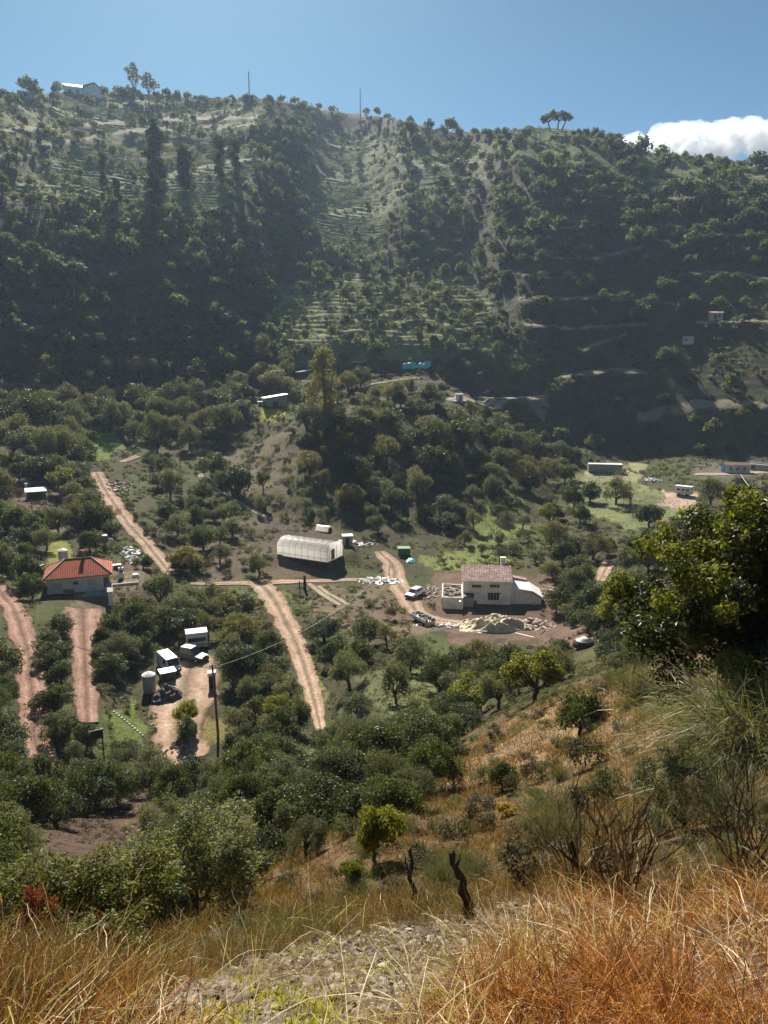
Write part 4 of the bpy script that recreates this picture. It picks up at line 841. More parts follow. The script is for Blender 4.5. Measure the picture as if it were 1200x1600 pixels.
def orange_house():
    t, k = thing('cottage', 124, 925, 'white cottage with bright orange hipped roof and small chimney', 'house', -.06)
    box(-4.7, 4.7, 0, 7.4, -1.5, 2.5).build('wall', 'white', t)
    r = MB(); e = 2.45; V = [(-5.2, -.5, e), (5.2, -.5, e), (5.2, 7.9, e), (-5.2, 7.9, e), (-2.0, 3.7, 4.45), (2.0, 3.7, 4.45), (-5.2, -.5, e-.14), (5.2, -.5, e-.14), (5.2, 7.9, e-.14), (-5.2, 7.9, e-.14)]
    V = [(x, y, z+.2) for x, y, z in V]
    r.add(V, [(0,1,5,4),(1,2,5),(2,3,4,5),(3,0,4),(6,7,1,0),(7,8,2,1),(8,9,3,2),(9,6,0,3),(9,8,7,6)]); rf = r.build('roof', 'tile_orange', t)
    for a, b in ((0, 4), (1, 5), (2, 5), (3, 4), (4, 5)): MB().tube([np.array(V[a])+[0, 0, .03], np.array(V[b])+[0, 0, .03]], .1, 6).build('ridge_tile', 'woodpale', rf)
    c = box(.6, 1.15, 3.9, 4.4, 4.0, 5.6); ch = c.build('chimney', 'tile_brown', rf)
    box(.53, 1.22, 3.83, 4.47, 5.75, 5.87).box(.6, .7, 3.9, 4, 5.6, 5.75).box(1.05, 1.15, 4.3, 4.4, 5.6, 5.75).build('chimney_cap', 'brick', ch)
    window(t, -3.15, 0, .8, 1.35, 1.05, bars=1, pane='frame'); window(t, -.45, 0, 1.2, .85, .7, bars=1, pane='dark'); window(t, 1.95, 0, .8, 1.35, 1.15, bars=1, pane='frame')
    d = box(3.75, 4.5, -.06, -.002, .2, 2.1).build('door', 'wood', t); box(3.85, 3.93, -.12, -.062, 1.1, 1.2).build('handle', 'blackmetal', d)
    box(-.5, -.4, -.1, -.003, 2.05, 2.25).build('lamp', 'blackmetal', t)
    box(-4.4, 4.9, -2.6, -.003, -1.4, -.02).build('terrace', 'concrete', t)
    s = MB(); s.tube([(3.4, -.5, .3), (4.1, -.55, .45), (4.4, -.55, .75)], .12, 6); s.build('drain_pipe', 'white2', t)
    # seat-like clutter against the wall
    b, _ = thing('garden_bench', 108, 931, 'dark bench against the front wall of the orange roofed cottage', 'bench', dz=.05)
    box(-.8, .8, -.3, .3, .38, .46).build('seat', 'wood', b); box(-.8, .8, .24, .3, .5, .95).build('backrest', 'wood', b)
    for x in (-.7, .62): box(x, x+.08, -.28, .28, -.3, .375).build('leg', 'wood', b)
    # paved patio at its right
    p, _ = thing('patio_wall', 172, 926, 'low white patio wall joined to the cottage corner', 'wall')
    box(-.35, .35, -3.4, 1.5, -1.2, 1.1).build('wall', 'white2', p); box(-.42, .42, -3.5, 1.55, 1.103, 1.2).build('coping', 'concrete', p)
    f, _ = thing('patio', 190, 908, 'pinkish paved patio to the right of the cottage', 'patio'); box(-1.7, 2.6, -2.4, 2.6, -1.2, .12).build('paving', 'road', f); box(-1.75, 2.65, -2.55, -2.41, -1.2, .35).build('edge', 'white2', f)
    b, _ = thing('barbecue', 190, 905, 'small white barbecue with chimney on the patio', 'barbecue', dz=.1)
    box(-.45, .45, -.3, .5, 0, 1.0).build('base', 'white2', b); box(-.4, .4, -.05, .45, 1.003, 1.9).build('hood', 'white2', b); box(-.17, .17, .05, .35, 1.903, 2.5).build('chimney', 'white2', b); box(-.25, .25, -.1, -.052, 1.15, 1.5).build('opening', 'dark', b)
    s, _ = thing('patio_table', 183, 890, 'black table with pale top behind the cottage patio', 'table'); box(-.75, .75, -.5, .5, .9, .98).build('tabletop', 'white2', s); box(-.6, .6, -.4, .4, -.4, .897).build('cabinet', 'blackmetal', s)
orange_house()
def water_tank(px, py, r, h, label, leg=.8, mat='tank', cap='white2'):
    t, _ = thing('water_tank', px, py, label, 'water tank')
    MB().lathe([(r, leg), (r*1.02, leg+h*.3), (r, leg+h*.6), (r*1.02, leg+h)], sides=18).build('barrel', mat, t, smooth=False)
    MB().lathe([(r*1.08, leg+h+.01), (r*.7, leg+h+.25*r), (r*.15, leg+h+.5*r), (.01, leg+h+.52*r)], sides=18).build('lid', cap, t)
    if leg > .1:
        for a in range(4):
            x, y = r*.75*math.cos(a*1.57+.7), r*.75*math.sin(a*1.57+.7); box(x-.07, x+.07, y-.07, y+.07, -.6, leg-.003).build('leg', 'steel', t)
water_tank(100, 884, .75, 1.9, 'grey cylindrical water tank with white conical lid behind the cottage', .9)
water_tank(234, 1082, .75, 2.2, 'grey water tank beside the parking yard', .15)
def polytunnel():
    t, k = thing('polytunnel', 484, 868, 'white polythene greenhouse tunnel with arched ribs on a dark bank', 'greenhouse', -R(33), dz=.15)
    Lh, W, H = 5.9, 5.8, 2.0; ns = 9
    prof = [(-W/2, -.1), (-W/2, H)]+[(-W/2*math.cos(a), H+1.35*math.sin(a)) for a in np.linspace(.18, math.pi-.18, 11)]+[(W/2, H), (W/2, -.1)]
    n = len(prof); c = MB(); xs = np.linspace(-Lh, Lh, ns)
    V = []; g = np.random.default_rng(8)
    for i, x in enumerate(np.linspace(-Lh, Lh, 2*ns-1)):
        sag = .09 if i % 2 else 0
        for y, z in prof: V.append((x, y*(1-sag*.35), z-(sag if z > H else 0)))
    m = 2*ns-1; c.add(V, [(i*n+j, i*n+j+1, (i+1)*n+j+1, (i+1)*n+j) for i in range(m-1) for j in range(n-1)]); c.build('cover', 'plastic', t)
    for x, nm in ((-Lh, 'gable'), (Lh, 'gable')):
        e = MB(); e.add([(x*1.0, y, z) for y, z in prof], [tuple(range(n))]); e.build(nm, 'plastic', t)
    for x in xs[1:-1] if False else xs: MB().tube([(x, y*1.012, z*1.012+.01) for y, z in prof], .03, 5).build('rib', 'steel', t)
    for y, z in ((-W/2-.03, H), (-W/2-.03, .55), (W/2+.03, H)): MB().tube([(-Lh, y, z), (Lh, y, z)], .035, 5).build('rail', 'galv' if z > 1 else 'brick', t)
    d = MB(); d.box(Lh+.02, Lh+.09, -1.5, -1.4, 0, 2.1).box(Lh+.02, Lh+.09, -.35, -.25, 0, 2.1).box(Lh+.02, Lh+.09, -1.395, -.355, 2.0, 2.1); d.build('door_frame', 'steel', t)
    box(Lh+.02, Lh+.06, -1.39, -.36, .05, 1.98).build('door', 'plastic', t)
    for y in (-2.2, .6, 2.2): box(Lh+.02, Lh+.07, y-.035, y+.035, 0, 2.6).build('gable_post', 'steel', t)
    b = MB(); b.box(-Lh-.25, Lh+.25, -W/2-.25, W/2+.2, -2.2, -.12); b.build('base_bank', 'earthbank', t)
    s, _ = thing('tunnel_cover', 506, 829, 'small white half round shelter behind the polytunnel', 'shelter', -.5)
    pr = [(1.0*math.cos(a), 1.2*math.sin(a)) for a in np.linspace(0, math.pi, 9)]; MB().prism(pr, -1.6, 1.6).build('cover', 'plastic', s); MB().prism([(p[0]*.9, p[1]*.9) for p in pr], 1.603, 1.65).build('opening', 'dark', s)
    s, _ = thing('shed', 543, 851, 'small grey shed with white roof beside the polytunnel', 'shed', .1)
    box(-1.0, 1.0, -.9, .9, -1, 2.0).build('wall', 'greywall', s); box(-1.15, 1.15, -1.05, 1.05, 2.003, 2.12).build('roof', 'white2', s); box(-.5, .3, -.96, -.903, -.2, 1.7).build('door', 'dark', s)
polytunnel()
def car(px, py, label, yaw, mat='silver', Lc=4.2, Wc=1.75, Hc=1.5, name='parked_car', cat='car', van=False, glass='glass'):
    t, k = thing(name, px, py, label, cat, yaw, dz=.06); h = Hc; a = Lc/2
    # side profile (x forward along -y): body, then cabin
    if van: body = [(-a, .35), (-a, .95), (-a+.25, 1.1), (-a+.9, h*.97), (a-.1, h), (a, .35)]
    else: body = [(-a, .35), (-a+.03, .78), (-a+1.15, .93), (a-.3, .98), (a, .85), (a, .35)]
    b = MB(); n = len(body)
    def loft(prof, w0, w1, zt):
        m = MB(); V = []
        for s, in ((-1,), (1,)):
            for y, z in prof: w = w0+(w1-w0)*max(0, min(1, (z-.5)/(zt-.5))); V.append((s*w/2, y, z))
        q = len(prof); m.add(V, [tuple(range(q)), tuple(range(q, 2*q))[::-1]]+[(i, q+i, q+(i+1) % q, (i+1) % q) for i in range(q)]); return m
    loft(body, Wc, Wc*.9, h).build('body', mat, t, bevel=.09)
    if not van:
        cab = [(-a+1.0, .92), (-a+1.75, h), (a-.75, h-.02), (a-.2, .95)]; loft(cab, Wc*.92, Wc*.72, h).build('cabin', mat, t, bevel=.06)
        for s in (-1, 1):
            m = MB(); x0, x1 = s*Wc*.45, s*Wc*.385; m.add([(x0+s*.012, -a+1.35, 1.0), (x0+s*.012, a-.55, 1.0), (x1+s*.012, a-.9, h-.12), (x1+s*.012, -a+1.85, h-.12)], [(0, 1, 2, 3)]); m.build('side_window', glass, t)
        m = MB(); m.add([(-Wc*.40, -a+1.06, 1.0), (Wc*.40, -a+1.06, 1.0), (Wc*.34, -a+1.62, h-.1), (-Wc*.34, -a+1.62, h-.1)], [(0, 1, 2, 3)]); o = m.build('windscreen', glass, t); o.location.y = -.035
        m = MB(); m.add([(-Wc*.38, a-.22, 1.03), (Wc*.38, a-.22, 1.03), (Wc*.34, a-.64, h-.1), (-Wc*.34, a-.64, h-.1)], [(0, 1, 2, 3)]); o = m.build('rear_window', glass, t); o.location.y = .03
    else:
        m = MB(); m.add([(-Wc*.42, -a+.3, 1.12), (Wc*.42, -a+.3, 1.12), (Wc*.40, -a+.82, h*.93), (-Wc*.40, -a+.82, h*.93)], [(0, 1, 2, 3)]); o = m.build('windscreen', glass, t); o.location.y = -.04
        for s in (-1, 1): m = MB(); m.box(min(s*Wc*.48, s*Wc*.475)-.02, max(s*Wc*.48, s*Wc*.475)+.02, -a+1.0, -a+1.8, 1.05, h*.86); m.build('side_window', glass, t)
    for s in (-1, 1):
        for y in (-a+.8, a-.8):
            w = MB(); x = s*(Wc/2-.08); w.tube([(x-.1, y, .32), (x+.1, y, .32)], .32, 12); o = w.build('wheel', 'rubber', t); MB().tube([(x-.108, y, .32), (x+.108, y, .32)], .18, 10).build('rim', 'galv', o)
        box(s*Wc*.34-.17, s*Wc*.34+.17, -a-.035, -a+.06, .62, .78).build('headlight', 'white2', t); box(s*Wc*.36-.12, s*Wc*.36+.12, a-.05, a+.03, .66, .82).build('tail_light', 'brick', t)
    box(-Wc*.46, Wc*.46, -a-.09, -a+.08, .34, .56).build('bumper', 'blackmetal', t); return t
car(648, 932, 'silver hatchback parked beside the pink track left of the farmhouse', -.55, 'whitecar')
car(300, 1031, 'dark green off-road car parked at the back of the yard', .9, 'darkcar', 4.3, 1.8, 1.85, 'off_road_car')
car(264, 1046, 'white van parked at the left edge of the yard', .35, 'whitecar', 4.4, 1.8, 2.0, 'van', 'van', True)
def caravan(px, py, label, yaw, Lc, name='caravan'):
    t, k = thing(name, px, py, label, name.split('_')[-1] if name == 'caravan' else 'camper van', yaw, dz=.05); a = Lc/2
    MB().prism([(-1.05, .45), (-1.05, 2.2), (-.85, 2.5), (.85, 2.5), (1.05, 2.2), (1.05, .45)], -a, a).build('body', 'white2', t, bevel=.08)
    box(-a-.03, a+.03, -1.0, 1.0, 2.53, 2.6).build('roof', 'white2', t)
    for x in (-a*.55, 0, a*.55): box(x-.42, x+.42, -1.09, -1.053, 1.35, 1.9).build('side_window', 'glass', t)
    for x in (-a*.45, a*.45):
        for y in (-.95, .95): MB().tube([(x, y-.1, .34), (x, y+.1, .34)], .34, 12).build('wheel', 'rubber', t)
    box(-a, a, -1.075, -1.052, .8, .95).build('stripe', 'steel', t); return t
t = caravan(308, 1013, 'white roofed caravan at the far end of the parking yard', .05, 2.9)
MB().tube([(1.5, 0, .6), (2.6, 0, .55), (2.9, 0, .8)], .06, 6).build('tow_bar', 'steel', t)
caravan(1068, 774, 'white camper van parked beside trees at the right', -.25, 4.4, 'camper_van')
def motorbike():
    t, _ = thing('motorcycle', 317, 1034, 'small dark motorcycle standing beside the off-road car', 'motorcycle', .5)
    for x in (-.62, .62):
        w = MB(); w.tube([(x, -.06, .31), (x, .06, .31)], .31, 14); o = w.build('wheel', 'rubber', t); MB().tube([(x, -.07, .31), (x, .07, .31)], .16, 8).build('rim', 'steel', o)
    MB().tube([(-.62, 0, .31), (-.25, 0, .62), (.25, 0, .68), (.5, 0, .75), (.62, 0, .31)], .05, 6).build('frame', 'blackmetal', t)
    box(-.1, .35, -.14, .14, .68, .92).build('fuel_tank', 'blackmetal', t, bevel=.05); box(-.65, -.12, -.13, .13, .74, .86).build('seat', 'rubber', t, bevel=.04)
    MB().tube([(.45, -.36, 1.05), (.5, 0, .98), (.45, .36, 1.05)], .025, 6).build('handlebar', 'steel', t); box(-.2, .2, -.16, .16, .28, .6).build('engine', 'steel', t)
motorbike()
def trailer():
    t, k = thing('flatbed_trailer', 660, 972, 'white sided flatbed trailer loaded with scrap beside the track', 'trailer', .62, dz=.05)
    box(-.95, .95, -2.2, 2.2, .55, .68).build('bed', 'steel', t)
    for s in (-1, 1): box(s*.97-.03, s*.97+.03, -2.2, 2.2, .55, 1.05).build('side_board', 'white2', t)
    box(-.94, .94, 2.18, 2.24, .69, 1.05).build('head_board', 'white2', t); b = box(-.94, .94, -2.24, -2.18, .2, .72).build('tail_board', 'woodpale', t)
    g = np.random.default_rng(2); m = MB()
    for _ in range(26): x, y, s = g.uniform(-.7, .7), g.uniform(-1.9, 1.9), g.uniform(.1, .35); m.box(x-s, x+s, y-s*.5, y+s*.5, .70+g.uniform(0, .1), .8+g.uniform(.05, .3), g.uniform(0, 3))
    m.build('load', 'junk', t)
    for s in (-1, 1):
        for y in (-.5, .4): MB().tube([(s*.9-.1, y, .3), (s*.9+.1, y, .3)], .3, 12).build('wheel', 'rubber', t)
    MB().tube([(0, 2.2, .55), (0, 3.3, .5)], .06, 6).build('draw_bar', 'steel', t)
trailer()
def mound(name, px, py, rx, ry, h, mat, label, cat, seed, rough=.5, n=44, rmin=20, sq=2.3):
    t, k = thing(name, px, py, label, cat, rmin=rmin); u = np.linspace(-1, 1, n); X, Y = np.meshgrid(u, u)
    nz = fbm(X*2.3+seed, Y*2.3, seed, 4); r = (np.abs(X)**sq+np.abs(Y)**sq)**(1/sq)*(1+.7*fbm(X*1.3+seed, Y*1.3+5, seed+9, 2)); nz2 = 1-np.abs(2*fbm(X*3.1+seed, Y*3.1+4, seed+4, 3))*2
    H = h*np.clip(1-r**2*(1+.5*nz), -.15, 1)*(.75+.9*nz+.35*nz2*rough); H = np.where(r > 1.02+.3*nz, -.5, H)
    p = t.location; ca, sa = math.cos(t.rotation_euler.z), math.sin(t.rotation_euler.z)
    wx = p.x+(X*rx)*ca-(Y*ry)*sa; wy = p.y+(X*rx)*sa+(Y*ry)*ca; Z = gz(wx.ravel(), wy.ravel()).reshape(X.shape)-p.z+H
    V = np.stack([X*rx, Y*ry, Z], -1).reshape(-1, 3); i = np.arange(n-1); q = (i[:, None]*n+i[None]).ravel()
    me = mesh_np(name, V, np.stack([q, q+1, q+n+1, q+n], -1), M[mat], smooth=True); link('heap', me, t); return t
def chunks(name, px, py, rx, ry, h, n, mat, label, cat, seed, smin, smax, flat=.45, thingy=None):
    g = np.random.default_rng(seed); p, az, k = spot(px, py); m = MB()
    for _ in range(n):
        a, rr_ = g.uniform(0, 6.28), math.sqrt(g.random()); x, y = rx*rr_*math.cos(a), ry*rr_*math.sin(a); wx, wy = p.x+x*math.cos(az)+y*math.sin(az), p.y-x*math.sin(az)+y*math.cos(az)
        z = float(gz(np.array([wx]), np.array([wy]))[0])+h*(1-rr_)*g.uniform(.3, 1); s = g.uniform(smin, smax); m.box(wx-s, wx+s, wy-s*g.uniform(.3, .8), wy+s*g.uniform(.3, .8), z-.1, z+s*flat*g.uniform(.5, 1.6), g.uniform(0, 3.1), tilt=g.uniform(-.5, .5))
    o = m.build(name, mat); return tag(o, label, cat, kind='stuff')
mound('tarpaulin_heap', 772, 985, 5.2, 3.6, 1.6, 'cream_tarp', 'crumpled cream tarpaulin heap in front of the white farmhouse', 'tarpaulin', 3, 2.4, 70)
chunks('building_rubble', 832, 982, 3.8, 3.4, 1.7, 220, 'rubble', 'heap of broken masonry and boards right of the cream tarpaulin', 'rubble', 4, .12, .5)
chunks('loose_brick_pieces', 838, 975, 2.6, 2.6, 1.1, 60, 'brick', 'red brick pieces strewn over the masonry heap', 'rubble', 14, .08, .25)
chunks('earth_clods', 668, 925, 2.6, 4.5, .5, 130, 'rubble', 'broken stones and clods between the parked car and the annexe', 'rubble', 5, .08, .32)
chunks('stone_litter', 700, 978, 6, 1.0, .25, 70, 'white2', 'pale stones edging the track below the trailer', 'rubble', 6, .08, .3)
chunks('scrap_litter', 870, 930, 3.5, 3.5, .4, 60, 'rubble', 'broken boards and stones beside the right wing of the farmhouse', 'rubble', 15, .1, .4)
chunks('pale_stones', 594, 908, 4.5, 2.4, .35, 90, 'white2', 'patch of pale stones and sacks on the brown bank', 'rubble', 7, .1, .45)
chunks('pale_stones', 560, 851, 4.5, 1.2, .3, 60, 'white2', 'strip of white rubble right of the polytunnel shed', 'rubble', 8, .1, .4)
chunks('pale_stones', 186, 760, 3, 6, .3, 90, 'rubble', 'pale cut stones strewn right of the upper pink track', 'rubble', 9, .15, .5)
chunks('pale_stones', 388, 1010, 1.2, 4, .3, 60, 'rubble', 'pale stones lying left of the rutted middle track', 'rubble', 10, .1, .35)
chunks('pale_stones', 205, 868, 2.2, 4.5, .3, 70, 'white2', 'pale rubble spilling down behind the cottage patio', 'rubble', 11, .1, .4)
chunks('pale_stones', 258, 1180, 3, 1.8, .3, 60, 'rubble', 'stones and rubbish at the foot of the parking yard', 'rubble', 12, .08, .3)
mound('scrap_heap', 262, 1090, 1.9, 1.7, 1.2, 'junk', 'dark heap of scrap at the left edge of the yard', 'scrap heap', 6, 1.5, 30)
def plank(px, py, Ln, yaw, label, mat='woodpale', z=.25, tilt=.1):
    p, az, k = spot(px, py); o = box(-Ln/2, Ln/2, -.12, .12, 0, .07, tilt=tilt).build('plank', mat, loc=p+Vector((0, 0, z))); o.rotation_euler = (0, 0, -az+yaw); tag(o, label, 'plank')
plank(742, 984, 3.4, .1, 'pale long plank lying left of the cream tarpaulin'); plank(752, 990, 2.6, .3, 'short pale plank at the lower edge of the tarpaulin', z=.35)
plank(822, 996, 3.2, -.2, 'long white plank in front of the masonry heap', 'white2'); plank(846, 988, 2.2, .9, 'white board standing askew at the heap end', 'white2', .5, .5)
plank(851, 926, 2.8, .6, 'pale beam leaning beside the farmhouse wing', 'white2', .6, .4); plank(857, 921, 2.4, .3, 'second pale beam beyond the farmhouse wing', 'woodpale', .6, .3)
def extras():
    s, _ = thing('skip_container', 631, 866, 'dark green open skip beyond the bend of the pink track', 'skip', .05)
    MB().prism([(-.8, 0), (.8, 0), (1.0, 1.4), (-1.0, 1.4)], -1.25, 1.25).build('body', 'greenpaint', s); box(-1.32, 1.32, -1.06, 1.06, 1.403, 1.5).build('rim', 'greenpaint', s)
    for x in (-.8, 0, .8): box(x-.05, x+.05, -1.05, -.9, .1, 1.39).build('rib', 'greenpaint', s)
    mound('tarpaulin', 642, 876, 1.0, 1.5, .5, 'teal_tarp', 'small crumpled turquoise tarpaulin under olive trees near the skip', 'tarpaulin', 8, 1, 24)
    t, _ = thing('covered_cart', 912, 1012, 'dark rounded cart with white top in the gully below the house', 'cart', .3)
    MB().lathe([(1.3, .2), (1.25, .6), (1.0, .95), (.5, 1.15), (.02, 1.2)], sides=18).build('cover', 'blackmetal', t); MB().lathe([(.45, 1.16), (.3, 1.26), (.02, 1.3)], sides=14).build('cap', 'white2', t)
    t, _ = thing('goat_shed', 57, 779, 'low dark shed with white sheet roof on the left slope', 'shed')
    box(-2.0, 2.0, -.9, .9, -1, 1.7).build('wall', 'wood', t); MB().prism([(-1.2, 1.72), (1.2, 2.3), (1.2, 2.42), (-1.2, 1.84)], -2.3, 2.3).build('roof', 'white2', t); box(-1.5, 1.2, -.96, -.903, 0, 1.5).build('opening', 'dark', t)
    t, _ = thing('white_post', 42, 772, 'short white post with box beside the goat shed', 'post'); box(-.12, .12, -.12, .12, -.5, 2).build('post', 'white2', t); box(-.3, .3, -.25, .25, 2.003, 2.6).build('cap_box', 'white2', t)
    t, _ = thing('ruined_wall', 48, 735, 'dark ruined stone hut half hidden in the trees at left', 'ruin'); box(-3.2, 3.2, 0, 2.5, -1, 2.2).build('wall', 'stonegrey', t); box(-2.4, 1.6, -.06, -.003, .2, 1.7).build('opening', 'dark', t)
    t, _ = thing('brick_pillar', 165, 856, 'pinkish masonry pillar beside the upper track end', 'pillar'); box(-.35, .35, -.35, .35, -.6, 2.4).build('shaft', 'brick', t); box(-.45, .45, -.45, .45, 2.403, 2.55).build('cap', 'white2', t)
    for px, py, lab in ((173, 846, 'upturned white tub right of the brick pillar'), (66, 888, 'white tub standing left of the cottage roof'), (212, 902, 'flat white board lying right of the patio')):
        t, _ = thing('white_tub', px, py, lab, 'tub'); MB().lathe([(.55, 0), (.62, .3), (.5, .62)], sides=12).build('tub', 'white2', t); MB().lathe([(.64, .25), (.66, .33), (.63, .36)], sides=12).build('rim', 'white2', t)
    # clutter in the yard
    t, _ = thing('workbench', 262, 1062, 'dark bench with grey lid below the white van', 'bench', .2); box(-1.0, 1.0, -.8, .8, 1.2, 1.32).build('lid', 'galv', t); box(-.9, .9, -.7, .7, -.2, 1.197).build('cabinet', 'blackmetal', t)
    t, _ = thing('spare_wheel', 277, 1054, 'white topped drum beside the white van', 'drum'); MB().lathe([(.35, 0), (.38, .4), (.35, .8)], sides=12).build('drum', 'junk', t); MB().lathe([(.42, .803), (.4, .9), (.02, .95)], sides=12).build('lid', 'white2', t)
    t, _ = thing('meter_cabinet', 332, 1074, 'dark cabinet with white lid beside the utility pole', 'cabinet'); box(-.42, .42, -.35, .35, -.3, 1.7).build('cabinet', 'blackmetal', t); box(-.52, .52, -.45, .45, 1.703, 2.1).build('lid', 'white2', t)
    t, _ = thing('rubbish_bin', 310, 1035, 'small dark bin left of the motorcycle', 'bin'); MB().lathe([(.28, 0), (.33, .8), (.35, .85)], sides=12).build('bin', 'rubber', t); MB().lathe([(.36, .853), (.3, .95), (.02, 1.0)], sides=12).build('lid', 'blackmetal', t)
    # post with a dark board
    t, _ = thing('notice_board', 163, 1189, 'dark rectangular board on a tall thin post', 'board', .1); box(-.06, .06, -.06, .06, -.5, 3.5).build('post', 'blackmetal', t); box(-1.1, .1, -.10, -.063, 2.5, 3.45).build('board', 'blackmetal', t); box(-1.15, .15, -.13, -.102, 3.4, 3.5).build('rail', 'steel', t)
    for i, (px, py) in enumerate([(178+4.1*j, 1113+3.1*j+.06*j*j*.4) for j in range(12)]):
        p, az, k = spot(px, py); o = box(-.10, .10, -.07, .07, -.1, .15).build('edging_stone', 'white2', loc=p, bevel=.03); o.rotation_euler = (0, 0, -az+.5)
        tag(o, 'white edging stone in the slanting row across the green bank', 'stone', 'white edging stones on the green bank')
    p, az, k = spot(476, 921); t = empty('gate_post', p, -az, 'dark tall stump post below the polytunnel bank', 'post'); MB().tube([(0, 0, -.4), (.05, 0, 1.2), (0, .03, 2.6)], [.3, .26, .2], 7).build('trunk', 'bark_burnt', t); MB().tube([(-.9, .1, -.3), (-.9, .1, 1.6)], .1, 6).build('stake', 'bark_burnt', t)
extras()
def far_things():
    t, k = thing('shipping_container', 945, 738, 'long pale shipping container on a level grassy shelf', 'container', .12, rmin=150)
    b = box(-5.1, 5.1, -1.25, 1.25, .1, 2.6); b.build('body', 'concrete', t); box(-5.15, 5.15, -1.3, 1.3, 2.603, 2.75).build('roof', 'white2', t)
    c = MB()
    for x in np.arange(-4.9, 5, .45): c.box(x-.08, x+.08, -1.31, -1.253, .2, 2.5)
    c.build('corrugation', 'concrete', t); box(-5.18, -5.103, -1.1, 1.1, .2, 2.5).build('door', 'greywall', t)
    t, k = thing('site_shed', 1149, 738, 'long shed with blue end wall and dirty white front', 'shed', .35, rmin=150)
    MB().prism([(-1.5, -.8), (1.5, -.8), (1.5, 2.3), (0, 2.9), (-1.5, 2.3)], -3.6, 3.6).build('wall', 'white', t); box(-3.75, -3.603, -1.52, 1.52, -.6, 2.5).build('end_wall', 'bluepaint', t); MB().prism([(-1.7, 2.32), (0, 2.95), (1.7, 2.32), (1.7, 2.42), (0, 3.06), (-1.7, 2.42)], -3.8, 3.8).build('roof', 'tile_brown', t)
    for x in (-2, 0, 2): box(x-.4, x+.4, -1.57, -1.503, .8, 1.8).build('window', 'greywall', t)
    t, k = thing('grey_cabin', 1187, 733, 'low grey cabin at the right edge beside the blue ended shed', 'cabin', -.3, rmin=150)
    MB().prism([(-1.3, -.6), (1.3, -.6), (1.2, 1.5), (0, 1.9), (-1.2, 1.5)], -2.9, 2.9).build('wall', 'steel', t); box(-3.0, 3.0, -.4, .4, 1.903, 2.0).build('ridge_vent', 'galv', t); box(-2, -1, -1.33, -1.27, .2, 1.1).build('window', 'dark', t)
    chunks('white_junk', 1020, 752, 2.6, 2, .9, 40, 'white2', 'white junk and crates heaped beside the camper van', 'junk', 22, .15, .5, .9)
    t, k = thing('white_hut', 717, 627, 'small white box hut on the edge of the gravel platform', 'hut', .15, rmin=200)
    box(-1.25, 1.25, -1.2, 1.2, -.4, 2.4).build('wall', 'white2', t); box(-1.35, 1.35, -1.3, 1.3, 2.403, 2.52).build('roof', 'white2', t); box(-.1, .7, -1.26, -1.203, 0, 2.0).build('door', 'steel', t)
    t, k = thing('machine', 783, 620, 'small dark machine parked on the gravel platform', 'machine', rmin=200); box(-.8, .8, -.4, .4, .3, .9).build('body', 'blackmetal', t); box(.1, .6, -.3, .3, .903, 1.4).build('cab', 'glass', t)
    for x in (-.5, .5): MB().tube([(x, -.5, .3), (x, .5, .3)], .3, 10).build('wheel', 'rubber', t)
    t, k = thing('stone_farmhouse', 430, 635, 'grey stone farm building with sloping roof among the trees', 'house', .25, rmin=200)
    MB().prism([(-3.8, -1), (3.8, -1), (3.8, 4.0), (-3.8, 2.9)], -2, 2.4, 'y').build('wall', 'greywall', t); MB().prism([(-4.2, 2.86), (4.1, 4.06), (4.1, 4.2), (-4.2, 3.0)], -2.3, 2.7, 'y').build('roof', 'galv', t); box(-1.2, .6, -2.06, -2.003, 0, 1.7).build('opening', 'dark', t); box(-3.9, -3.803, -1, 1, 0, 1.8).build('door', 'dark', t)
    t, k = thing('lean_to', 407, 635, 'small white lean-to left of the grey stone building', 'lean-to', rmin=200); box(-.9, .9, -.8, .8, 0, 1.6).build('wall', 'white2', t); box(-1.05, 1.05, -.95, .95, 1.603, 1.7).build('roof', 'white2', t); box(-.4, .4, -.86, -.803, 0, 1.2).build('opening', 'dark', t)
    t, k = thing('barn', 474, 590, 'dark barn with pale sheet roof left of the poplar', 'barn', .2, rmin=200); box(-2.8, 2.8, -2, 2, -1, 2.1).build('wall', 'dark', t); MB().prism([(-3, 2.12), (3, 2.9), (3, 3.02), (-3, 2.24)], -2.3, 2.3, 'y').build('roof', 'white2', t)
    t, k = thing('cabin', 558, 574, 'dark cabin with pale flat roof right of the poplar', 'cabin', 0, rmin=200); box(-1.9, 1.9, -1.5, 1.5, -1, 2.0).build('wall', 'dark', t); box(-2.2, 2.2, -1.8, 1.8, 2.003, 2.2).build('roof', 'white2', t)
    for px, lab in ((640, 'left half of the bright turquoise tarpaulin on the hillside'), (661, 'right half of the bright turquoise tarpaulin on the hillside')):
        mound('turquoise_tarpaulin', px, 571, 3.3, 1.5, .5, 'teal_tarp', lab, 'tarpaulin', int(px), 2.6, 30, 200, 4)
    mound('white_sheet', 527, 632, 1.6, 1.2, 1.2, 'white2', 'crumpled white sheet beside the foot of the poplar', 'sheet', 4, .8, 20, 200)
    t, k = thing('pink_house', 1118, 498, 'tiny pinkish house on a ledge high at the right', 'house', rmin=200); box(-2.6, 2.6, -1.8, 1.8, -1, 2.2).build('wall', 'woodpale', t); MB().prism([(-2.1, 2.203), (0, 2.9), (2.1, 2.203)], -2.9, 2.9).build('roof', 'tile_old', t); box(-.5, .3, -1.86, -1.803, 0, 1.6).build('door', 'dark', t); box(1, 1.7, -1.86, -1.803, .7, 1.5).build('window', 'dark', t)
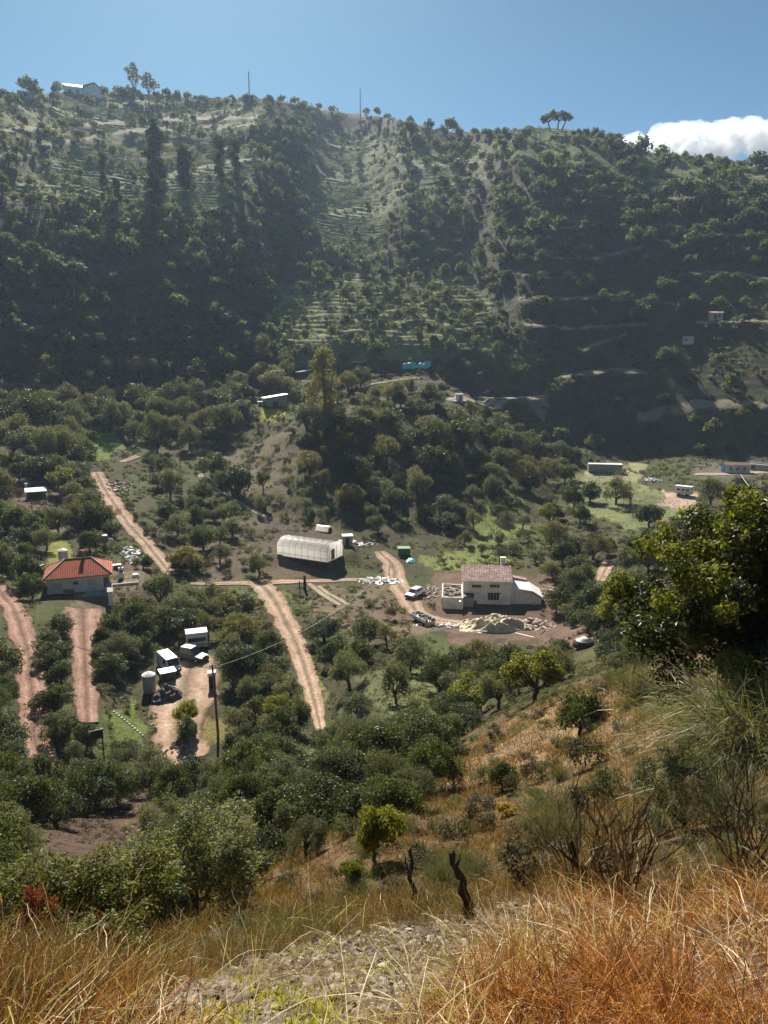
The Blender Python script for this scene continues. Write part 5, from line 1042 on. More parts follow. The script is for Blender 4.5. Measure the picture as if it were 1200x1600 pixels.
    t, k = thing('pale_cabin', 1075, 536, 'small pale blue grey cabin on the dark right hillside', 'cabin', rmin=200); box(-2.0, 2.0, -1.2, 1.2, -.6, 2.4).build('wall', 'galv', t); box(-2.15, 2.15, -1.35, 1.35, 2.403, 2.55).build('roof', 'galv', t); box(-1.2, -.3, -1.26, -1.203, .9, 1.7).build('window', 'dark', t)
    # on the ridge
    t, k = thing('ridge_house', 130, 148, 'long white house with brown gabled roof on the skyline', 'house', rmin=300); s = k*1.0
    box(-23*s, 4*s, 0, 8, -2, 8*s).build('long_wall', 'white', t); MB().prism([(-.8, 8*s+.003), (8.6, 8*s+.003), (4, 13*s)], -24*s, 3.98*s).build('long_roof', 'galv', t)
    MB().prism([(2*s, -2), (22*s, -2), (22*s, 8*s), (14*s, 14*s), (2*s, 9*s)], -1, 8, 'y').build('gable_wall', 'white', t); MB().prism([(0, 8.9*s), (14*s, 14.2*s), (23.5*s, 7.5*s), (23.5*s, 8.6*s), (14*s, 15.5*s), (0, 10.2*s)], -1.6, 8.6, 'y').build('gable_roof', 'tile_brown', t)
    for x in (-16*s, -6*s): box(x-1, x+1, -.08, -.003, 1.2, 2.8).build('window', 'dark', t)
    t, k = thing('ridge_hut', 40, 152, 'grey flat roofed hut on the skyline at far left', 'hut', rmin=300); box(-4.5, 4.5, -2, 2, -1.5, 2.8).build('wall', 'greywall', t); box(-4.8, 4.8, -2.3, 2.3, 2.803, 3.1).build('roof', 'concrete', t); box(-1, 1, -2.07, -2.003, 0, 2).build('door', 'dark', t)
    for px, py, h, lab in ((390, 160, 38, 'thin mast on the skyline left of centre'), (563, 184, 37, 'thin mast on the skyline right of centre')):
        t, k = thing('radio_mast', px, py, lab, 'mast', rmin=300); H = h*k; MB().tube([(0, 0, -1), (0, 0, H)], [.55, .3], 6).build('mast', 'steel', t)
        for z in (.75, .9): MB().tube([(-.9, 0, H*z), (.9, 0, H*z)], .12, 5).build('crossbar', 'steel', t)
    t, k = thing('roadside_post', 1154, 772, 'thin wooden pole carrying a white cable at right', 'pole', rmin=150); H = 28*k; MB().tube([(0, 0, -.5), (0, 0, H)], [.14, .1], 6).build('post', 'wood', t); MB().tube([(-.35, 0, H*.8), (.35, 0, H*.8)], .06, 5).build('crossbar', 'steel', t)
    return t.location+Vector((0, 0, H))
top_r = far_things()
def wire(name, a, b, sag, rad, label, cat='cable', mat='blackmetal', n=24):
    a, b = Vector(a), Vector(b); P = []
    for i in range(n+1): u = i/n; q = a.lerp(b, u); P.append((q.x, q.y, q.z-4*sag*u*(1-u)))
    o = MB().tube(P, rad, 5).build(name, mat); tag(o, label, cat); return o
def at_dist(px, py, r):
    a, t = pix_dir(px, py); return Vector((r*math.sin(a), r*math.cos(a), r*float(t)))
def poles():
    t, k = thing('utility_pole', 341, 1150, 'tall wooden utility pole at the right edge of the parking yard', 'utility pole', rmin=40); H = 112*k
    MB().tube([(0, 0, -.6), (-.1, 0, H*.5), (-.25, 0, H)], [.15, .13, .1], 8).build('pole', 'wood', t)
    MB().tube([(-.6, 0, H-.35), (.75, 0, H-.3)], .06, 6).build('crossarm', 'steel', t)
    for x in (-.5, .1, .65): MB().lathe([(.05, H-.28), (.08, H-.2), (.06, H-.08), (.02, H-.05)], (x, 0), 8).build('insulator', 'white2', t)
    top = t.matrix_basis @ Vector((-.2, 0, H-.2)); top2 = t.matrix_basis @ Vector((.6, 0, H-.2))
    p, az, kk = spot(608, 903, 60)
    t2 = empty('cable_post', p, -az, 'thin post at the bend of the pink track', 'post'); MB().tube([(0, 0, -.5), (0, 0, 2.4)], .09, 6).build('post', 'wood', t2); box(-.2, .2, -.05, .05, 2.2, 2.3).build('bracket', 'steel', t2)
    wire('cable', top2, p+Vector((0, 0, 2.35)), 2.2, .025, 'cable sagging from the utility pole up to the pink track', mat='steel')
    wire('cable', top, at_dist(118, 1010, 60), .8, .02, 'thin cable running left from the utility pole')
    wire('cable', top_r, at_dist(1215, 788, 200), 1.5, .11, 'white cable slanting down from the thin wooden pole', mat='white2')
    a0 = at_dist(205, 822, 160); b0 = at_dist(365, 858, 150); wire('cable', a0, b0, 1.2, .04, 'dark cable crossing below the upper pink track', mat='steel')
    for i, (y0, y1) in enumerate(((594, 604), (597, 607), (601, 612), (607, 618))):
        wire('power_line', at_dist(-40, y0, 215), at_dist(330, y1, 250), 1.0, .035, ['topmost', 'second', 'third', 'lowest'][i]+' of the four power lines crossing the left hillside', 'power line', 'steel')
poles()
# ---------------------------------------------------------------- single plants that stand out
M['flowers'] = leaf_mat('yellow_flowers', [(0,(.20,.22,.03)),(.4,(.40,.38,.03)),(1,(.70,.62,.05))], .35, .5, .2)
M['greengrass'] = leaf_mat('green_grass_blades', [(0,(.045,.055,.02)),(.5,(.10,.115,.04)),(.9,(.19,.19,.07)),(1,(.30,.29,.12))], .35, .5, .3)
def place_kind(kind, lst, where='', rmin=0):
    for px, py, d, lab in lst: plant(kind, px, py, d, '', None, rmin); K[kind].plant_list[-1] = K[kind].plant_list[-1][:4]+('', lab)
place_kind('yellow', [(835,1095,92,'yellow green carob tree at the top of the dry spur'),(585,1345,84,'bright yellow green bush below the thick grove'),(545,1395,50,'small yellow green bush near the left burnt stump'),
 (292,1140,44,'yellowish bush growing in the middle of the parking yard'),(960,990,60,'yellow green bush left of the big evergreen tree')])
place_kind('carob', [(430,1300,88,'dark upright carob tree in front of the thick grove'),(294,1162,40,'dark bush below the yellowish one in the parking yard'),(142,695,26,'small dark tree on the bright green garden'),(140,712,22,'low dark bush on the bright green garden'),
 (785,1235,56,'dark shrub on the dry spur'),(905,1150,70,'dark rounded shrub on the crest of the dry spur')])
place_kind('carob', [(72,1250,66,'dark tree at the foot of the reddish left track'),(136,1168,44,'small dark tree at the foot of the brick red drive'),(305,1232,58,'dark tree at the foot of the parking yard'),(508,1172,46,'dark tree at the foot of the rutted middle track'),(150,1240,60,'dark tree above the right half of the bare bank')])
place_kind('bare', [(795,830,44,'leafless tree standing on the grass clearing'),(775,845,34,'smaller leafless tree at the clearing edge'),(985,790,44,'leafless tree on the meadow below the container'),(965,775,36,'leafless sapling on the meadow'),(850,790,30,'leafless sapling beside the dark bank'),(1010,812,36,'leafless tree at the lower end of the meadow')])
K['gold'] = Kind('golden_bush', 'bush', 'golden leaved bush', 'gold', 2, 1500, .09, nc=10, zc=.34, flat=.7, trunk=False)
place_kind('gold', [(88,662,24,'golden bush at the back of the bright green garden'),(112,684,14,'tiny golden bush on the bright green garden'),(287,1000,20,'golden bush behind the parked off-road car'),(1035,830,30,'golden bush in front of the meadow'),(300,885,24,'golden brown bush beside the end of the pink track'),(790,1275,34,'small golden bush on the near dry slope')])
K['mimosa'] = Kind('hedge_shrub', 'shrub', 'olive gold rounded shrub', 'autumn', 2, 2600, .06, nc=16, zc=.32, flat=.6, trunk=False)
place_kind('mimosa', [(120,664,44,'olive gold rounded shrub behind the green garden'),(75,650,40,'dull gold rounded shrub left of the golden bush'),(290,890,44,'olive gold shrub right of the upper pink track')])
K['russet'].plant_list = []
place_kind('russet', [(20,790,40,'russet twiggy shrub left of the goat shed'),(205,1210,40,'grey brown twiggy shrub below the white edging stones'),(176,815,36,'russet twiggy shrub beside the upper pink track')])
place_kind('darkbroom', [(905,1385,150,'bare dark stemmed shrub standing tall on the near slope'),(965,1400,165,'taller bare dark shrub right of the centre of the slope'),(1170,1370,170,'bare dark shrub at the right edge')])
def columnar(name, px, py, w, h, mat, n, size, label, cat, seed, loose=1.0, rmin=200):
    p, az, k = spot(px, py, rmin); g = np.random.default_rng(seed); nc = 36
    z = np.linspace(.10, .93, nc); wd = np.clip(np.sin(np.pi*(.14+.80*z))**.6, .2, 1); a = g.uniform(0, 6.28, nc); rad = wd*g.uniform(.05, .26, nc)*loose
    lob = np.stack([rad*np.cos(a), rad*np.sin(a), z*h/w], -1); V, Fq, c = make_crown(seed, n, size, lobes=lob, zc=0, cr=(.12, .22))
    t = empty(name, p, -az, label, cat); t.scale = (w*k,)*3; link('crown', mesh_np('crown', V, Fq, M[mat]), t)
    tv, tf = tubes([bent((0, 0, -.1), (0, 0, h/w*.8), .05, .015, 5, .01, g)], 5); link('trunk', mesh_np('trunk', tv, tf, M['bark'], smooth=True), t); return t
for i, (px, py, w, h, lab) in enumerate([(245,288,40,82,'broad dark columnar tree on the sunny terrace field'),(243,330,30,50,'lower dark columnar tree under the broad one'),(241,365,34,36,'rounded dark tree below the two columnar ones'),(291,298,36,56,'dark columnar tree right of the broad one'),
 (345,288,24,64,'slim dark columnar tree at the field edge'),(369,288,22,58,'slim dark columnar tree, rightmost on the field'),(163,300,20,50,'slim dark tree at the left of the terrace field'),(185,330,22,44,'dark columnar tree low on the left of the field')]):
    columnar('cypress_tree', px, py, w, h, 'cypress', 4200, .075, lab, 'tree', 60+i)
columnar('poplar_tree', 507, 658, 58, 112, 'autumn', 9000, .045, 'tall loose poplar turning yellow in the middle distance', 'tree', 91, 1.5)
columnar('poplar_tree', 482, 655, 26, 60, 'autumn', 1500, .09, 'shorter yellowing poplar left of the tall one', 'tree', 93, 1.3)
columnar('dark_tree', 533, 660, 26, 50, 'carob', 1200, .09, 'dark upright tree right of the tall poplar', 'tree', 94, 1.3)
def open_tree(name, px, py, lobes, R_, n, size, mat, label, seed, D, trunks, rmin=300):
    """skyline tree given by its leaf clumps, in units of crown width"""
    p, az, k = spot(px, py, rmin); V, Fq, c = make_crown(seed, n, size, lobes=lobes, zc=0, cr=R_)
    t = empty(name, p, -az, label, 'tree'); t.scale = (D*k,)*3; g = np.random.default_rng(seed)
    link('crown', mesh_np('crown', V, Fq, M[mat]), t); ps = []
    for x in trunks:
        mid = (x, 0, .25); ps.append(bent((x*.6, 0, -.15), mid, .03, .022, 3, .03, g))
        for q in c:
            if abs(q[0]-x) < .34: ps.append(bent(mid, q, .018, .006, 3, .04, g))
    tv, tf = tubes(ps, 5); link('trunk', mesh_np('trunk', tv, tf, M['bark'], smooth=True), t)
open_tree('umbrella_tree', 868, 203, [(-.42,0,.38),(-.28,.1,.46),(-.1,-.1,.5),(.06,.1,.48),(.22,0,.5),(.38,0,.44),(.46,.05,.36),(-.05,.05,.4),(.3,-.1,.36),(-.38,0,.30)], (.10,.15), 900, .075, 'carob', 'flat topped umbrella tree standing on the right skyline', 71, 40, [-.25, .1, .3])
open_tree('tall_tree', 211, 154, [(0,0,1.5),(-.1,0,1.35),(.12,0,1.3),(-.2,0,1.15),(.05,0,1.1),(.22,0,1.0),(-.15,0,.9),(.1,0,.8),(-.3,0,1.3)], (.12,.2), 800, .09, 'hill', 'tallest loose crowned tree on the left skyline', 72, 26, [0])
open_tree('tall_tree', 233, 157, [(0,0,1.1),(-.15,0,.95),(.18,0,.9),(.3,0,.7),(-.2,0,.7),(.05,0,.65)], (.17,.26), 700, .10, 'carob', 'dense dark tree right beside the tallest skyline tree', 73, 26, [0])
g_ = np.random.default_rng(77)
for px, d in [(5,22),(20,16),(44,30),(55,18),(92,18),(150,14),(165,20),(186,20),(200,24),(250,12),(262,18),(276,12),(292,14),(308,10),(318,16),(340,10),(352,8),(362,10),(386,20),(396,12),(420,12),(440,14),(460,16),(476,12),(500,12),(520,14),(545,10),(572,12),(590,14),(606,12),(640,14),(670,18),(690,20),(702,26),(716,16),(742,14),(765,14),(790,12),(902,14),(915,16),(930,18),(940,20),(955,18),(962,28),(985,14),(1005,12),(1034,24),(1050,14),(1072,14),(1090,12),(1108,16),(1120,14),(1140,12),(1160,14),(1180,16),(1196,18)]:
    y = np.interp(px, [q[0] for q in SKYL], [q[1] for q in SKYL]); plant('hill', px, y+5+g_.uniform(0, 6), d*.95, 'on the skyline ridge', None, 300)
realise()
# ---------------------------------------------------------------- big near trees and shrubs
def big_tree(name, px, py, W, Hh, n, size, mats, label, cat, seed, nc, asp=.5, flat=1.0, zc=.52, th=.25, nl=14, cr=(.08,.15), spread=(.18,.44), tr=.03, second=.2, rmin=5, bark='bark', second_name='young_lit_leaves'):
    p, az, k = spot(px, py, rmin); t = empty(name, p, -az, label, cat); t.scale = (W*k, W*k, Hh*k/ .98)
    V, Fq, c = make_crown(seed, n, size, asp, nc, flat, zc, .15, cr, spread); link('crown', mesh_np('crown', V, Fq, M[mats[0]]), t)
    if len(mats) > 1:
        g = np.random.default_rng(seed+1); out = c-[0, 0, zc]; o = np.argsort(-(out[:, 2]+.5*np.linalg.norm(out, axis=1)+g.uniform(0, .2, len(c))))[:max(3, int(len(c)*.55))]
        lob = np.repeat(c[o], 2, 0)+g.normal(size=(2*len(o), 3))*.05+out[np.repeat(o, 2)]*.14
        V, Fq, _ = make_crown(seed+2, int(n*second), size*1.05, asp, lobes=lob, zc=0, cr=(.03, .07)); link(second_name, mesh_np(second_name, V, Fq, M[mats[1]]), t)
    tv, tf = make_trunk(seed+3, c, tr, th, nl); link('trunk', mesh_np('trunk', tv, tf, M[bark], smooth=True), t); return t
M['evergreen'] = leaf_mat('glossy_evergreen_leaves', [(0,(.02,.028,.010)),(.5,(.045,.056,.016)),(.85,(.085,.092,.022)),(1,(.15,.14,.03))], .46, .42, .3)
M['redleaf'] = leaf_mat('red_leaves', [(0,(.10,.025,.02)),(.6,(.20,.045,.03)),(1,(.30,.12,.05))], .4, .5, .3)
big_tree('evergreen_tree', 1168, 1145, 345, 335, 80000, .0195, ('evergreen', 'yellowgreen'), 'big dense evergreen tree with sunlight painted yellow on its leaf tips at the right edge', 'tree', 201, 150, second=.5, zc=.44, th=.14, rmin=9, cr=(.06,.12), spread=(.10,.47), flat=1.0, nl=20)  # sunlight on the upper tips is coloured in as a yellow-green outer leaf mass
M['silverolive'] = leaf_mat('silvery_olive_leaves', [(0,(.085,.09,.05)),(.5,(.18,.18,.10)),(.85,(.30,.29,.18)),(1,(.50,.47,.34))], .6, .5, .25)
big_tree('olive_tree', 305, 1440, 225, 172, 24000, .023, ('silverolive', 'greengrass'), 'large pale olive tree in front at lower left', 'tree', 203, 60, asp=.42, flat=.95, zc=.43, th=.08, tr=.016, second=.15, second_name='pale_leaves', rmin=8, cr=(.06,.13), spread=(.12,.46))
M['mastic'] = leaf_mat('mastic_leaves', [(0,(.05,.055,.012)),(.5,(.11,.11,.022)),(.85,(.19,.175,.035)),(1,(.30,.25,.05))], .55, .5, .22)
big_tree('mastic_bush', 110, 1500, 260, 150, 26000, .021, ('mastic', 'yellowgreen'), 'bushy green shrub with yellowish shoots at bottom left', 'bush', 205, 70, flat=.8, zc=.42, th=.12, tr=.018, second=.2, rmin=5, cr=(.06,.13), spread=(.1,.46))
big_tree('red_bush', 72, 1512, 62, 120, 2200, .055, ('redleaf',), 'slender red leaved shoot on the bushy green shrub', 'bush', 207, 12, asp=.4, th=.2, tr=.02, rmin=5)
big_tree('red_bush', 158, 1518, 46, 90, 1500, .065, ('redleaf',), 'smaller red leaved shoot at the shrub edge', 'bush', 209, 10, asp=.4, th=.2, tr=.02, rmin=5)
big_tree('young_evergreen', 1062, 1300, 105, 130, 4200, .05, ('cypress', 'olive'), 'dark green needle leaved shrub below the big evergreen tree', 'shrub', 211, 22, asp=.16, flat=1.0, th=.1, tr=.015, rmin=5)
def broom(name, px, py, W, n, label, seed, mat='broomstem', spread=.55, ln=(.6, 1.0), droop=.55, wd=.006, lean=(0, 0), rmin=5, segs=6, kink=.02, twigs=3):
    p, az, k = spot(px, py, rmin); g = np.random.default_rng(seed); S = W*k
    B = np.c_[g.normal(0, .08, n), g.normal(0, .08, n), np.full(n, -.05)]*S; D = unit(np.c_[g.normal(lean[0], spread, n), g.normal(lean[1], spread, n), np.ones(n)]); Ln = g.uniform(*ln, n)*S
    V, Fq = stems(B, D, Ln, g.uniform(.2, 1.4, n)*droop, wd*g.uniform(.6, 1.5, n)*S, segs, g, kink)
    m = n*twigs; j = g.integers(0, n, m); u = g.uniform(.3, .98, m); P = B[j]+D[j]*(Ln[j]*u)[:, None]; P[:, 2] -= droop*.8*Ln[j]*u*u
    V2, F2 = stems(P, unit(D[j]+rdir(m, g)*.5-np.array([0, 0, .35])*droop), g.uniform(.12, .34, m)*S, g.uniform(.2, 1.0, m)*droop, wd*.55*g.uniform(.6, 1.4, m)*S, 3, g, kink)
    t = empty(name, p, -az, label, 'shrub'); 
    if mat == 'paletwig': link('branches', mesh_np('branches', np.concatenate([V, V2]), np.concatenate([Fq, F2+len(V)]), M[mat]), t); return t
    link('branches', mesh_np('branches', V, Fq, M['bark_grey']), t); link('stems', mesh_np('stems', V2, F2, M[mat]), t); return t
M['paleolive'] = leaf_mat('pale_broom_stems', [(0,(.12,.12,.05)),(.5,(.24,.23,.10)),(.85,(.40,.37,.19)),(1,(.55,.50,.30))], .3, .45, .35)
broom('broom_shrub', 1195, 1175, 250, 420, 'large arching pale broom bush against the big evergreen tree', 301, 'paleolive', .55, (.6, 1.0), .85, .006, (-.25, 0), 7, 7, .015, 9)
broom('broom_shrub', 1150, 1290, 150, 240, 'grey green broom bush with pale twigs at the right edge', 303, 'broomstem', .7, (.4, .8), .4, .006, (-.1, 0), 5, 5, .04, 7)
broom('broom_shrub', 860, 1330, 85, 200, 'fine green broom bush left of the bare dark shrubs', 305, 'broomstem', .4, (.6, 1.1), .2, .006, (0, 0), 5, 5, .03, 7)
broom('broom_shrub', 1000, 1090, 100, 260, 'spiky grey green broom bush below the big evergreen tree', 307, 'broomstem', .7, (.4, .7), .1, .007, (0, 0), 9, 4, .02, 5)
broom('dead_shrub', 700, 1420, 130, 22, 'dead pale twiggy shrub behind the burnt stumps', 309, 'paletwig', .5, (.5, 1.1), .15, .0045, (0, 0), 5, 7, .05, 3)
broom('dead_shrub', 1010, 1390, 200, 30, 'tangle of dead pale branches on the near slope at right', 311, 'paletwig', .7, (.3, .7), .2, .004, (.2, 0), 5, 7, .05, 3)
def stump(px, py, H, r, lean, label, seed, forks):
    p, az, k = spot(px, py, 5); g = np.random.default_rng(seed); S = H*k; t = empty('burnt_stump', p, -az, label, 'stump')
    main = bent((0, 0, -.15*S), (lean*S, 0, S), r*S, r*S*.55, 9, .03, g); main = [(q, rad*g.uniform(.7, 1.35)) for q, rad in main]; tip = (main[-1][0]+np.array([.02*S, 0, .06*S]), .006*S)
    V, Fq = tubes([main+[tip]], 8); link('trunk', mesh_np('trunk', V, Fq, M['bark_burnt'], smooth=False), t)
    for dx, z0, ln in forks:
        i = int(z0*9); b = bent(main[i][0], main[i][0]+np.array([dx*ln*S, g.normal()*.1*S, ln*S*.9]), r*S*.55, r*S*.12, 6, .06, g); V, Fq = tubes([b], 6); link('branch', mesh_np('branch', V, Fq, M['bark_burnt']), t)
    V, Fq = tubes([[((-r*1.1*S, -.2*r*S, -.1*S), r*S*1.2), ((-.2*r*S, 0, .12*S), r*S*1.0)]], 7); link('root', mesh_np('root', V, Fq, M['bark_burnt']), t)
stump(648, 1412, 85, .05, -.08, 'slim burnt stump standing alone on the brown slope', 5, [(-.6, .75, .2), (.7, .4, .16)])
stump(735, 1420, 80, .085, -.30, 'thick jagged burnt stump with splintered top', 6, [(-.5, .6, .22), (.25, .8, .28)])
stump(925, 1385, 60, .12, -.5, 'charred fallen branch between the bare dark shrubs', 7, [(-1.2, .5, .5)])
# ---------------------------------------------------------------- grasses, stones, flowers
M['straw'] = leaf_mat('dry_orange_stalks', [(0,(.045,.018,.008)),(.3,(.14,.05,.018)),(.6,(.42,.15,.034)),(.85,(.58,.30,.09)),(1,(.85,.72,.48))], .25, .55, .3)
M['palestraw'] = leaf_mat('pale_straw', [(0,(.40,.28,.14)),(.5,(.66,.52,.30)),(1,(.88,.78,.55))], .25, .55, .3)
M['drygrass'] = leaf_mat('dry_grass_blades', [(0,(.07,.04,.018)),(.35,(.16,.09,.035)),(.7,(.28,.175,.07)),(.92,(.42,.31,.15)),(1,(.6,.5,.3))], .3, .6, .2)
def sow(n, rlo, rhi, keep, seed, rpow=1.0, az0=-38, az1=38):
    g = np.random.default_rng(seed); az = g.uniform(R(az0), R(az1), n); r = np.exp(g.uniform(math.log(rlo), math.log(rhi), n))
    z = ground_ar(az, r); px, py = dir_pix(az, z/r); m = keep(px, py, r, g) & (px > -140) & (px < 1340) & (py < 1760)
    az, r, z = az[m], r[m], z[m]; return np.stack([r*np.sin(az), r*np.cos(az), z], -1), r, g, px[m], py[m]
def grass(name, n, rlo, rhi, keep, mat, ln, wd, lean, droop, label, cat, seed, segs=3, kink=.05):
    B, r, g, px, py = sow(n, rlo, rhi, keep, seed); m = len(B)
    D = unit(np.c_[g.normal(0, lean, m), g.normal(0, lean, m), np.ones(m)]); Ln = g.uniform(*ln, m)*np.clip(.7+.7*fbm(B[:, 0]/1.1, B[:, 1]/1.1, seed, 2)*2, .3, 1.6)
    V, Fq = stems(B-[0, 0, .02], D, Ln, g.uniform(.1, 1.2, m)*droop, wd*g.uniform(.6, 1.6, m)*np.clip(r/7, .8, 3.0), segs, g, kink)
    tag(link(name, mesh_np(name, V, Fq, M[mat])), label, cat, kind='stuff'); return m
def inb(px, py, poly=None): return in_poly(px+70*fbm(px/45, py/30, 3, 3), py+34*fbm(px/45, py/30, 4, 3), poly or BENCH)
BENCH = [(240,1660),(235,1560),(430,1488),(620,1445),(770,1425),(900,1400),(1010,1410),(960,1480),(820,1540),(700,1620)]
ORANGE = [(560,1640),(700,1540),(800,1460),(880,1405),(1010,1385),(1400,1320),(1400,1760)]
LEFTG = [(-140,1500),(90,1505),(170,1520),(250,1570),(330,1700),(-140,1760)]
spurp = SOILS[18][0]
thin = lambda px, py, r, g: fbm(px/40, py/25, 7, 2)
print('orange', grass('dry_orange_stalks', 74000, 2.4, 8.0, lambda px, py, r, g: (inb(px, py, ORANGE) | (in_poly(px, py, LEFTG) & (g.random(len(px)) < .3))) & (fbm(px/38, py/24, 27, 3) > -.10), 'straw', (.10, .62), .0064, 1.0, .4, 'tangle of dry orange stalks covering the bottom right and left', 'dry grass', 401, 5, .018))
print('pale', grass('pale_straw_stalks', 9000, 2.4, 8.5, lambda px, py, r, g: in_poly(px, py, ORANGE) | in_poly(px, py, LEFTG) | (g.random(len(px)) < .16), 'palestraw', (.2, .75), .0075, 1.2, .45, 'bleached straw stalks lying across the dry grass', 'dry grass', 402, 6, .014))
print('bench', grass('sparse_grass', 52000, 2.5, 8, lambda px, py, r, g: inb(px, py) & (thin(px, py, r, g)+.25*(g.random(len(px))-.5) > -.02), 'drygrass', (.06, .30), .0035, .9, .4, 'thin dry grass between the stones of the gravel bench', 'dry grass', 403, 3))
print('slope', grass('slope_grass', 210000, 3.2, 50, lambda px, py, r, g: ~inb(px, py) & ~(inb(px, py, ORANGE) & (r < 6.5)) & ~in_poly(px, py, SOILS[11][0]) & (fbm(px/60, py/35, 8, 3) > -.22), 'drygrass', (.16, .5), .0060, .55, .4, 'brown dry grass covering the near slope', 'dry grass', 404, 3))
print('green', grass('green_grass', 70000, 4.2, 50, lambda px, py, r, g: ~inb(px, py) & ~(in_poly(px, py, ORANGE) & (r < 7)) & ~in_poly(px, py, SOILS[11][0]) & ~in_poly(px, py, spurp) & (fbm(px/75, py/45, 18, 3) > .04), 'greengrass', (.14, .42), .0060, .5, .35, 'greener grass growing in patches on the near slope', 'grass', 405, 3))
grass('bench_weeds', 90000, 3, 8, lambda px, py, r, g: inb(px, py) & (fbm(px/70, py/40, 28, 3) > .0), 'flowers', (.04, .13), .013, 1.2, .3, 'low yellow green weeds among the stones of the gravel bench', 'weeds', 406, 2)
grass('spur_grass', 150000, 14, 48, lambda px, py, r, g: in_poly(px, py, spurp), 'drygrass', (.12, .42), .0085, .6, .4, 'brown grass on the dry spur right of the grove', 'dry grass', 407, 2)
def field_tufts(name, n, rlo, rhi, ids, mat, ln, label, cat, seed):
    B, r, g, px, py = sow(n, rlo, rhi, lambda px, py, r, g: np.any([in_poly(px+18*fbm(px/14, py/14, 3, 3), py+12*fbm(px/14, py/14, 4, 3), SOILS[i][0]) for i in ids], axis=0) & (fbm(px/11, py/7, seed, 2) > -.08), seed); m = len(B)
    D = unit(np.c_[g.normal(0, .7, m), g.normal(0, .7, m), np.ones(m)]); V, Fq = stems(B-[0, 0, .05], D, g.uniform(*ln, m), g.uniform(.1, .8, m), .0011*r*g.uniform(.7, 1.5, m), 2, g)
    tag(link(name, mesh_np(name, V, Fq, M[mat])), label, cat, kind='stuff')
field_tufts('yellow_flowers', 60000, 60, 300, (3, 6, 9), 'flowers', (.2, .6), 'yellow wild flowers in patches beside the yard, cottage and stone building', 'flowers', 411)
field_tufts('meadow_grass', 160000, 60, 300, (1, 2, 4, 5, 7, 8, 10), 'greengrass', (.15, .5), 'short green grass on the clearings and gardens of the valley', 'grass', 412)
def stones(name, n, poly, mat, smin, smax, label, seed, rlo=2.6, rhi=8, flat=.42):
    B, r, g, px, py = sow(n, rlo, rhi, lambda px, py, r, g: inb(px, py, poly), seed); m = len(B)
    ph = (1+5**.5)/2; ico = unit(np.array([(-1,ph,0),(1,ph,0),(-1,-ph,0),(1,-ph,0),(0,-1,ph),(0,1,ph),(0,-1,-ph),(0,1,-ph),(ph,0,-1),(ph,0,1),(-ph,0,-1),(-ph,0,1)], float))
    fi = np.array([(0,11,5),(0,5,1),(0,1,7),(0,7,10),(0,10,11),(1,5,9),(5,11,4),(11,10,2),(10,7,6),(7,1,8),(3,9,4),(3,4,2),(3,2,6),(3,6,8),(3,8,9),(4,9,5),(2,4,11),(6,2,10),(8,6,7),(9,8,1)])
    s = np.exp(g.uniform(math.log(smin), math.log(smax), m)); a = g.uniform(0, 6.28, m); sc = g.uniform(.55, 1.3, (m, 3))*np.array([1, 1, flat])
    V = ico[None]*g.uniform(.7, 1.25, (m, 12, 1))*sc[:, None]*s[:, None, None]; ti = g.normal(0, .35, m); c, d = np.cos(ti), np.sin(ti)
    V = np.stack([V[..., 0]*c[:, None]+V[..., 2]*d[:, None], V[..., 1], -V[..., 0]*d[:, None]+V[..., 2]*c[:, None]], -1)
    c, d = np.cos(a), np.sin(a); V = np.stack([V[..., 0]*c[:, None]-V[..., 1]*d[:, None], V[..., 0]*d[:, None]+V[..., 1]*c[:, None], V[..., 2]], -1)+B[:, None]+[0, 0, .004]
    tag(link(name, mesh_np(name, V.reshape(-1, 3), (fi[None]+(np.arange(m)*12)[:, None, None]).reshape(-1, 3), M[mat])), label, 'stones', kind='stuff'); return m
M['stone'] = leaf_mat('gravel', [(0,(.04,.026,.018)),(.4,(.125,.085,.058)),(.78,(.235,.185,.125)),(1,(.56,.48,.35))], .0, .8, .3)
print('stones', stones('gravel_stones', 30000, BENCH, 'stone', .008, .046, 'loose pale schist stones covering the gravel bench at the bottom', 421))
EARTH = SOILS[11][0]
stones('earth_clods', 9000, [(x, y-2) for x, y in EARTH], 'stone_earth', .03, .14, 'brown clods on the bare dark earth bank', 422, 20, 75) if 'stone_earth' in M else None
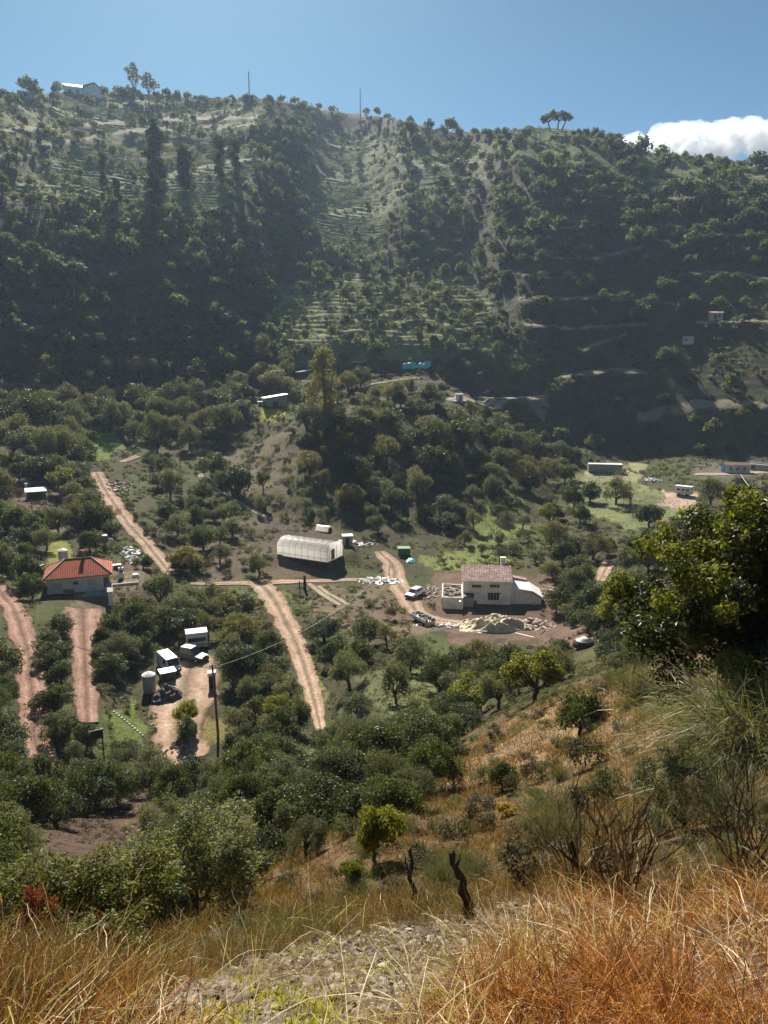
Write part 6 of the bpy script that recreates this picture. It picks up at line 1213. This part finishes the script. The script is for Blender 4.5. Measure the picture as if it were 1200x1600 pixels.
# ---------------------------------------------------------------- cloud bank beyond the ridge, outside the haze
def cloud():
    g = np.random.default_rng(12); Vs, Fs, off = [], [], 0; Dst = 2600.0
    base = bpy.data.meshes.new('b'); import bmesh
    bm = bmesh.new(); bmesh.ops.create_icosphere(bm, subdivisions=4, radius=1); iv = np.array([v.co[:] for v in bm.verts]); jf = np.array([[v.index for v in f.verts] for f in bm.faces]); bm.free(); bpy.data.meshes.remove(base)
    top = [(900,232),(950,221),(985,211),(1010,205),(1040,195),(1070,191),(1100,196),(1130,189),(1165,184),(1200,190),(1240,182),(1280,190),(1330,200)]
    def puff(px, py, rp, dz):
        nonlocal off
        a, t = pix_dir(px, py); r0 = Dst+dz; c = np.array([r0*math.sin(a), r0*math.cos(a), r0*float(t)]); rad = rp*Dst*1.05/F
        s = 1+.45*fbm(iv[:, 0]*1.6+px, iv[:, 1]*1.6+iv[:, 2]*2.1+py, int(px) % 50, 4)*2*.6
        V = iv*rad*s[:, None]*np.array([1, 1, .85])+c; Vs.append(V); Fs.append(jf+off); off += len(V)
    for px in np.arange(905, 1340, 8.0):
        ty = np.interp(px, [q[0] for q in top], [q[1] for q in top])
        for k in range(7):
            rp = g.uniform(6, 15)*np.interp(px, [910, 1080], [.4, 1]); puff(px+g.normal()*6, ty+rp*.8+k*g.uniform(5, 12), rp, g.uniform(-60, 160)-k*14)
    m, t, o = nt('cloud'); tc = N(t, 'ShaderNodeTexCoord')
    pv = N(t, 'ShaderNodeVolumePrincipled'); pv.inputs['Color'].default_value = (.99, .99, 1, 1); pv.inputs['Density'].default_value = .013; pv.inputs['Anisotropy'].default_value = .45
    L(t, pv.outputs[0], o.inputs['Volume'])
    ob = link('cloud', mesh_np('cloud', np.concatenate(Vs), np.concatenate(Fs), m, smooth=True)); rm = ob.modifiers.new('one skin', 'REMESH'); rm.mode = 'VOXEL'; rm.voxel_size = 6.0; tx = bpy.data.textures.new('billows', 'CLOUDS'); tx.noise_scale = 42; tx.noise_depth = 4; dm = ob.modifiers.new('billows', 'DISPLACE'); dm.texture = tx; dm.texture_coords = 'LOCAL'; dm.strength = 34; dm.mid_level = .55; tag(ob, 'bright white cumulus bank low in the sky at right', 'cloud')
cloud()
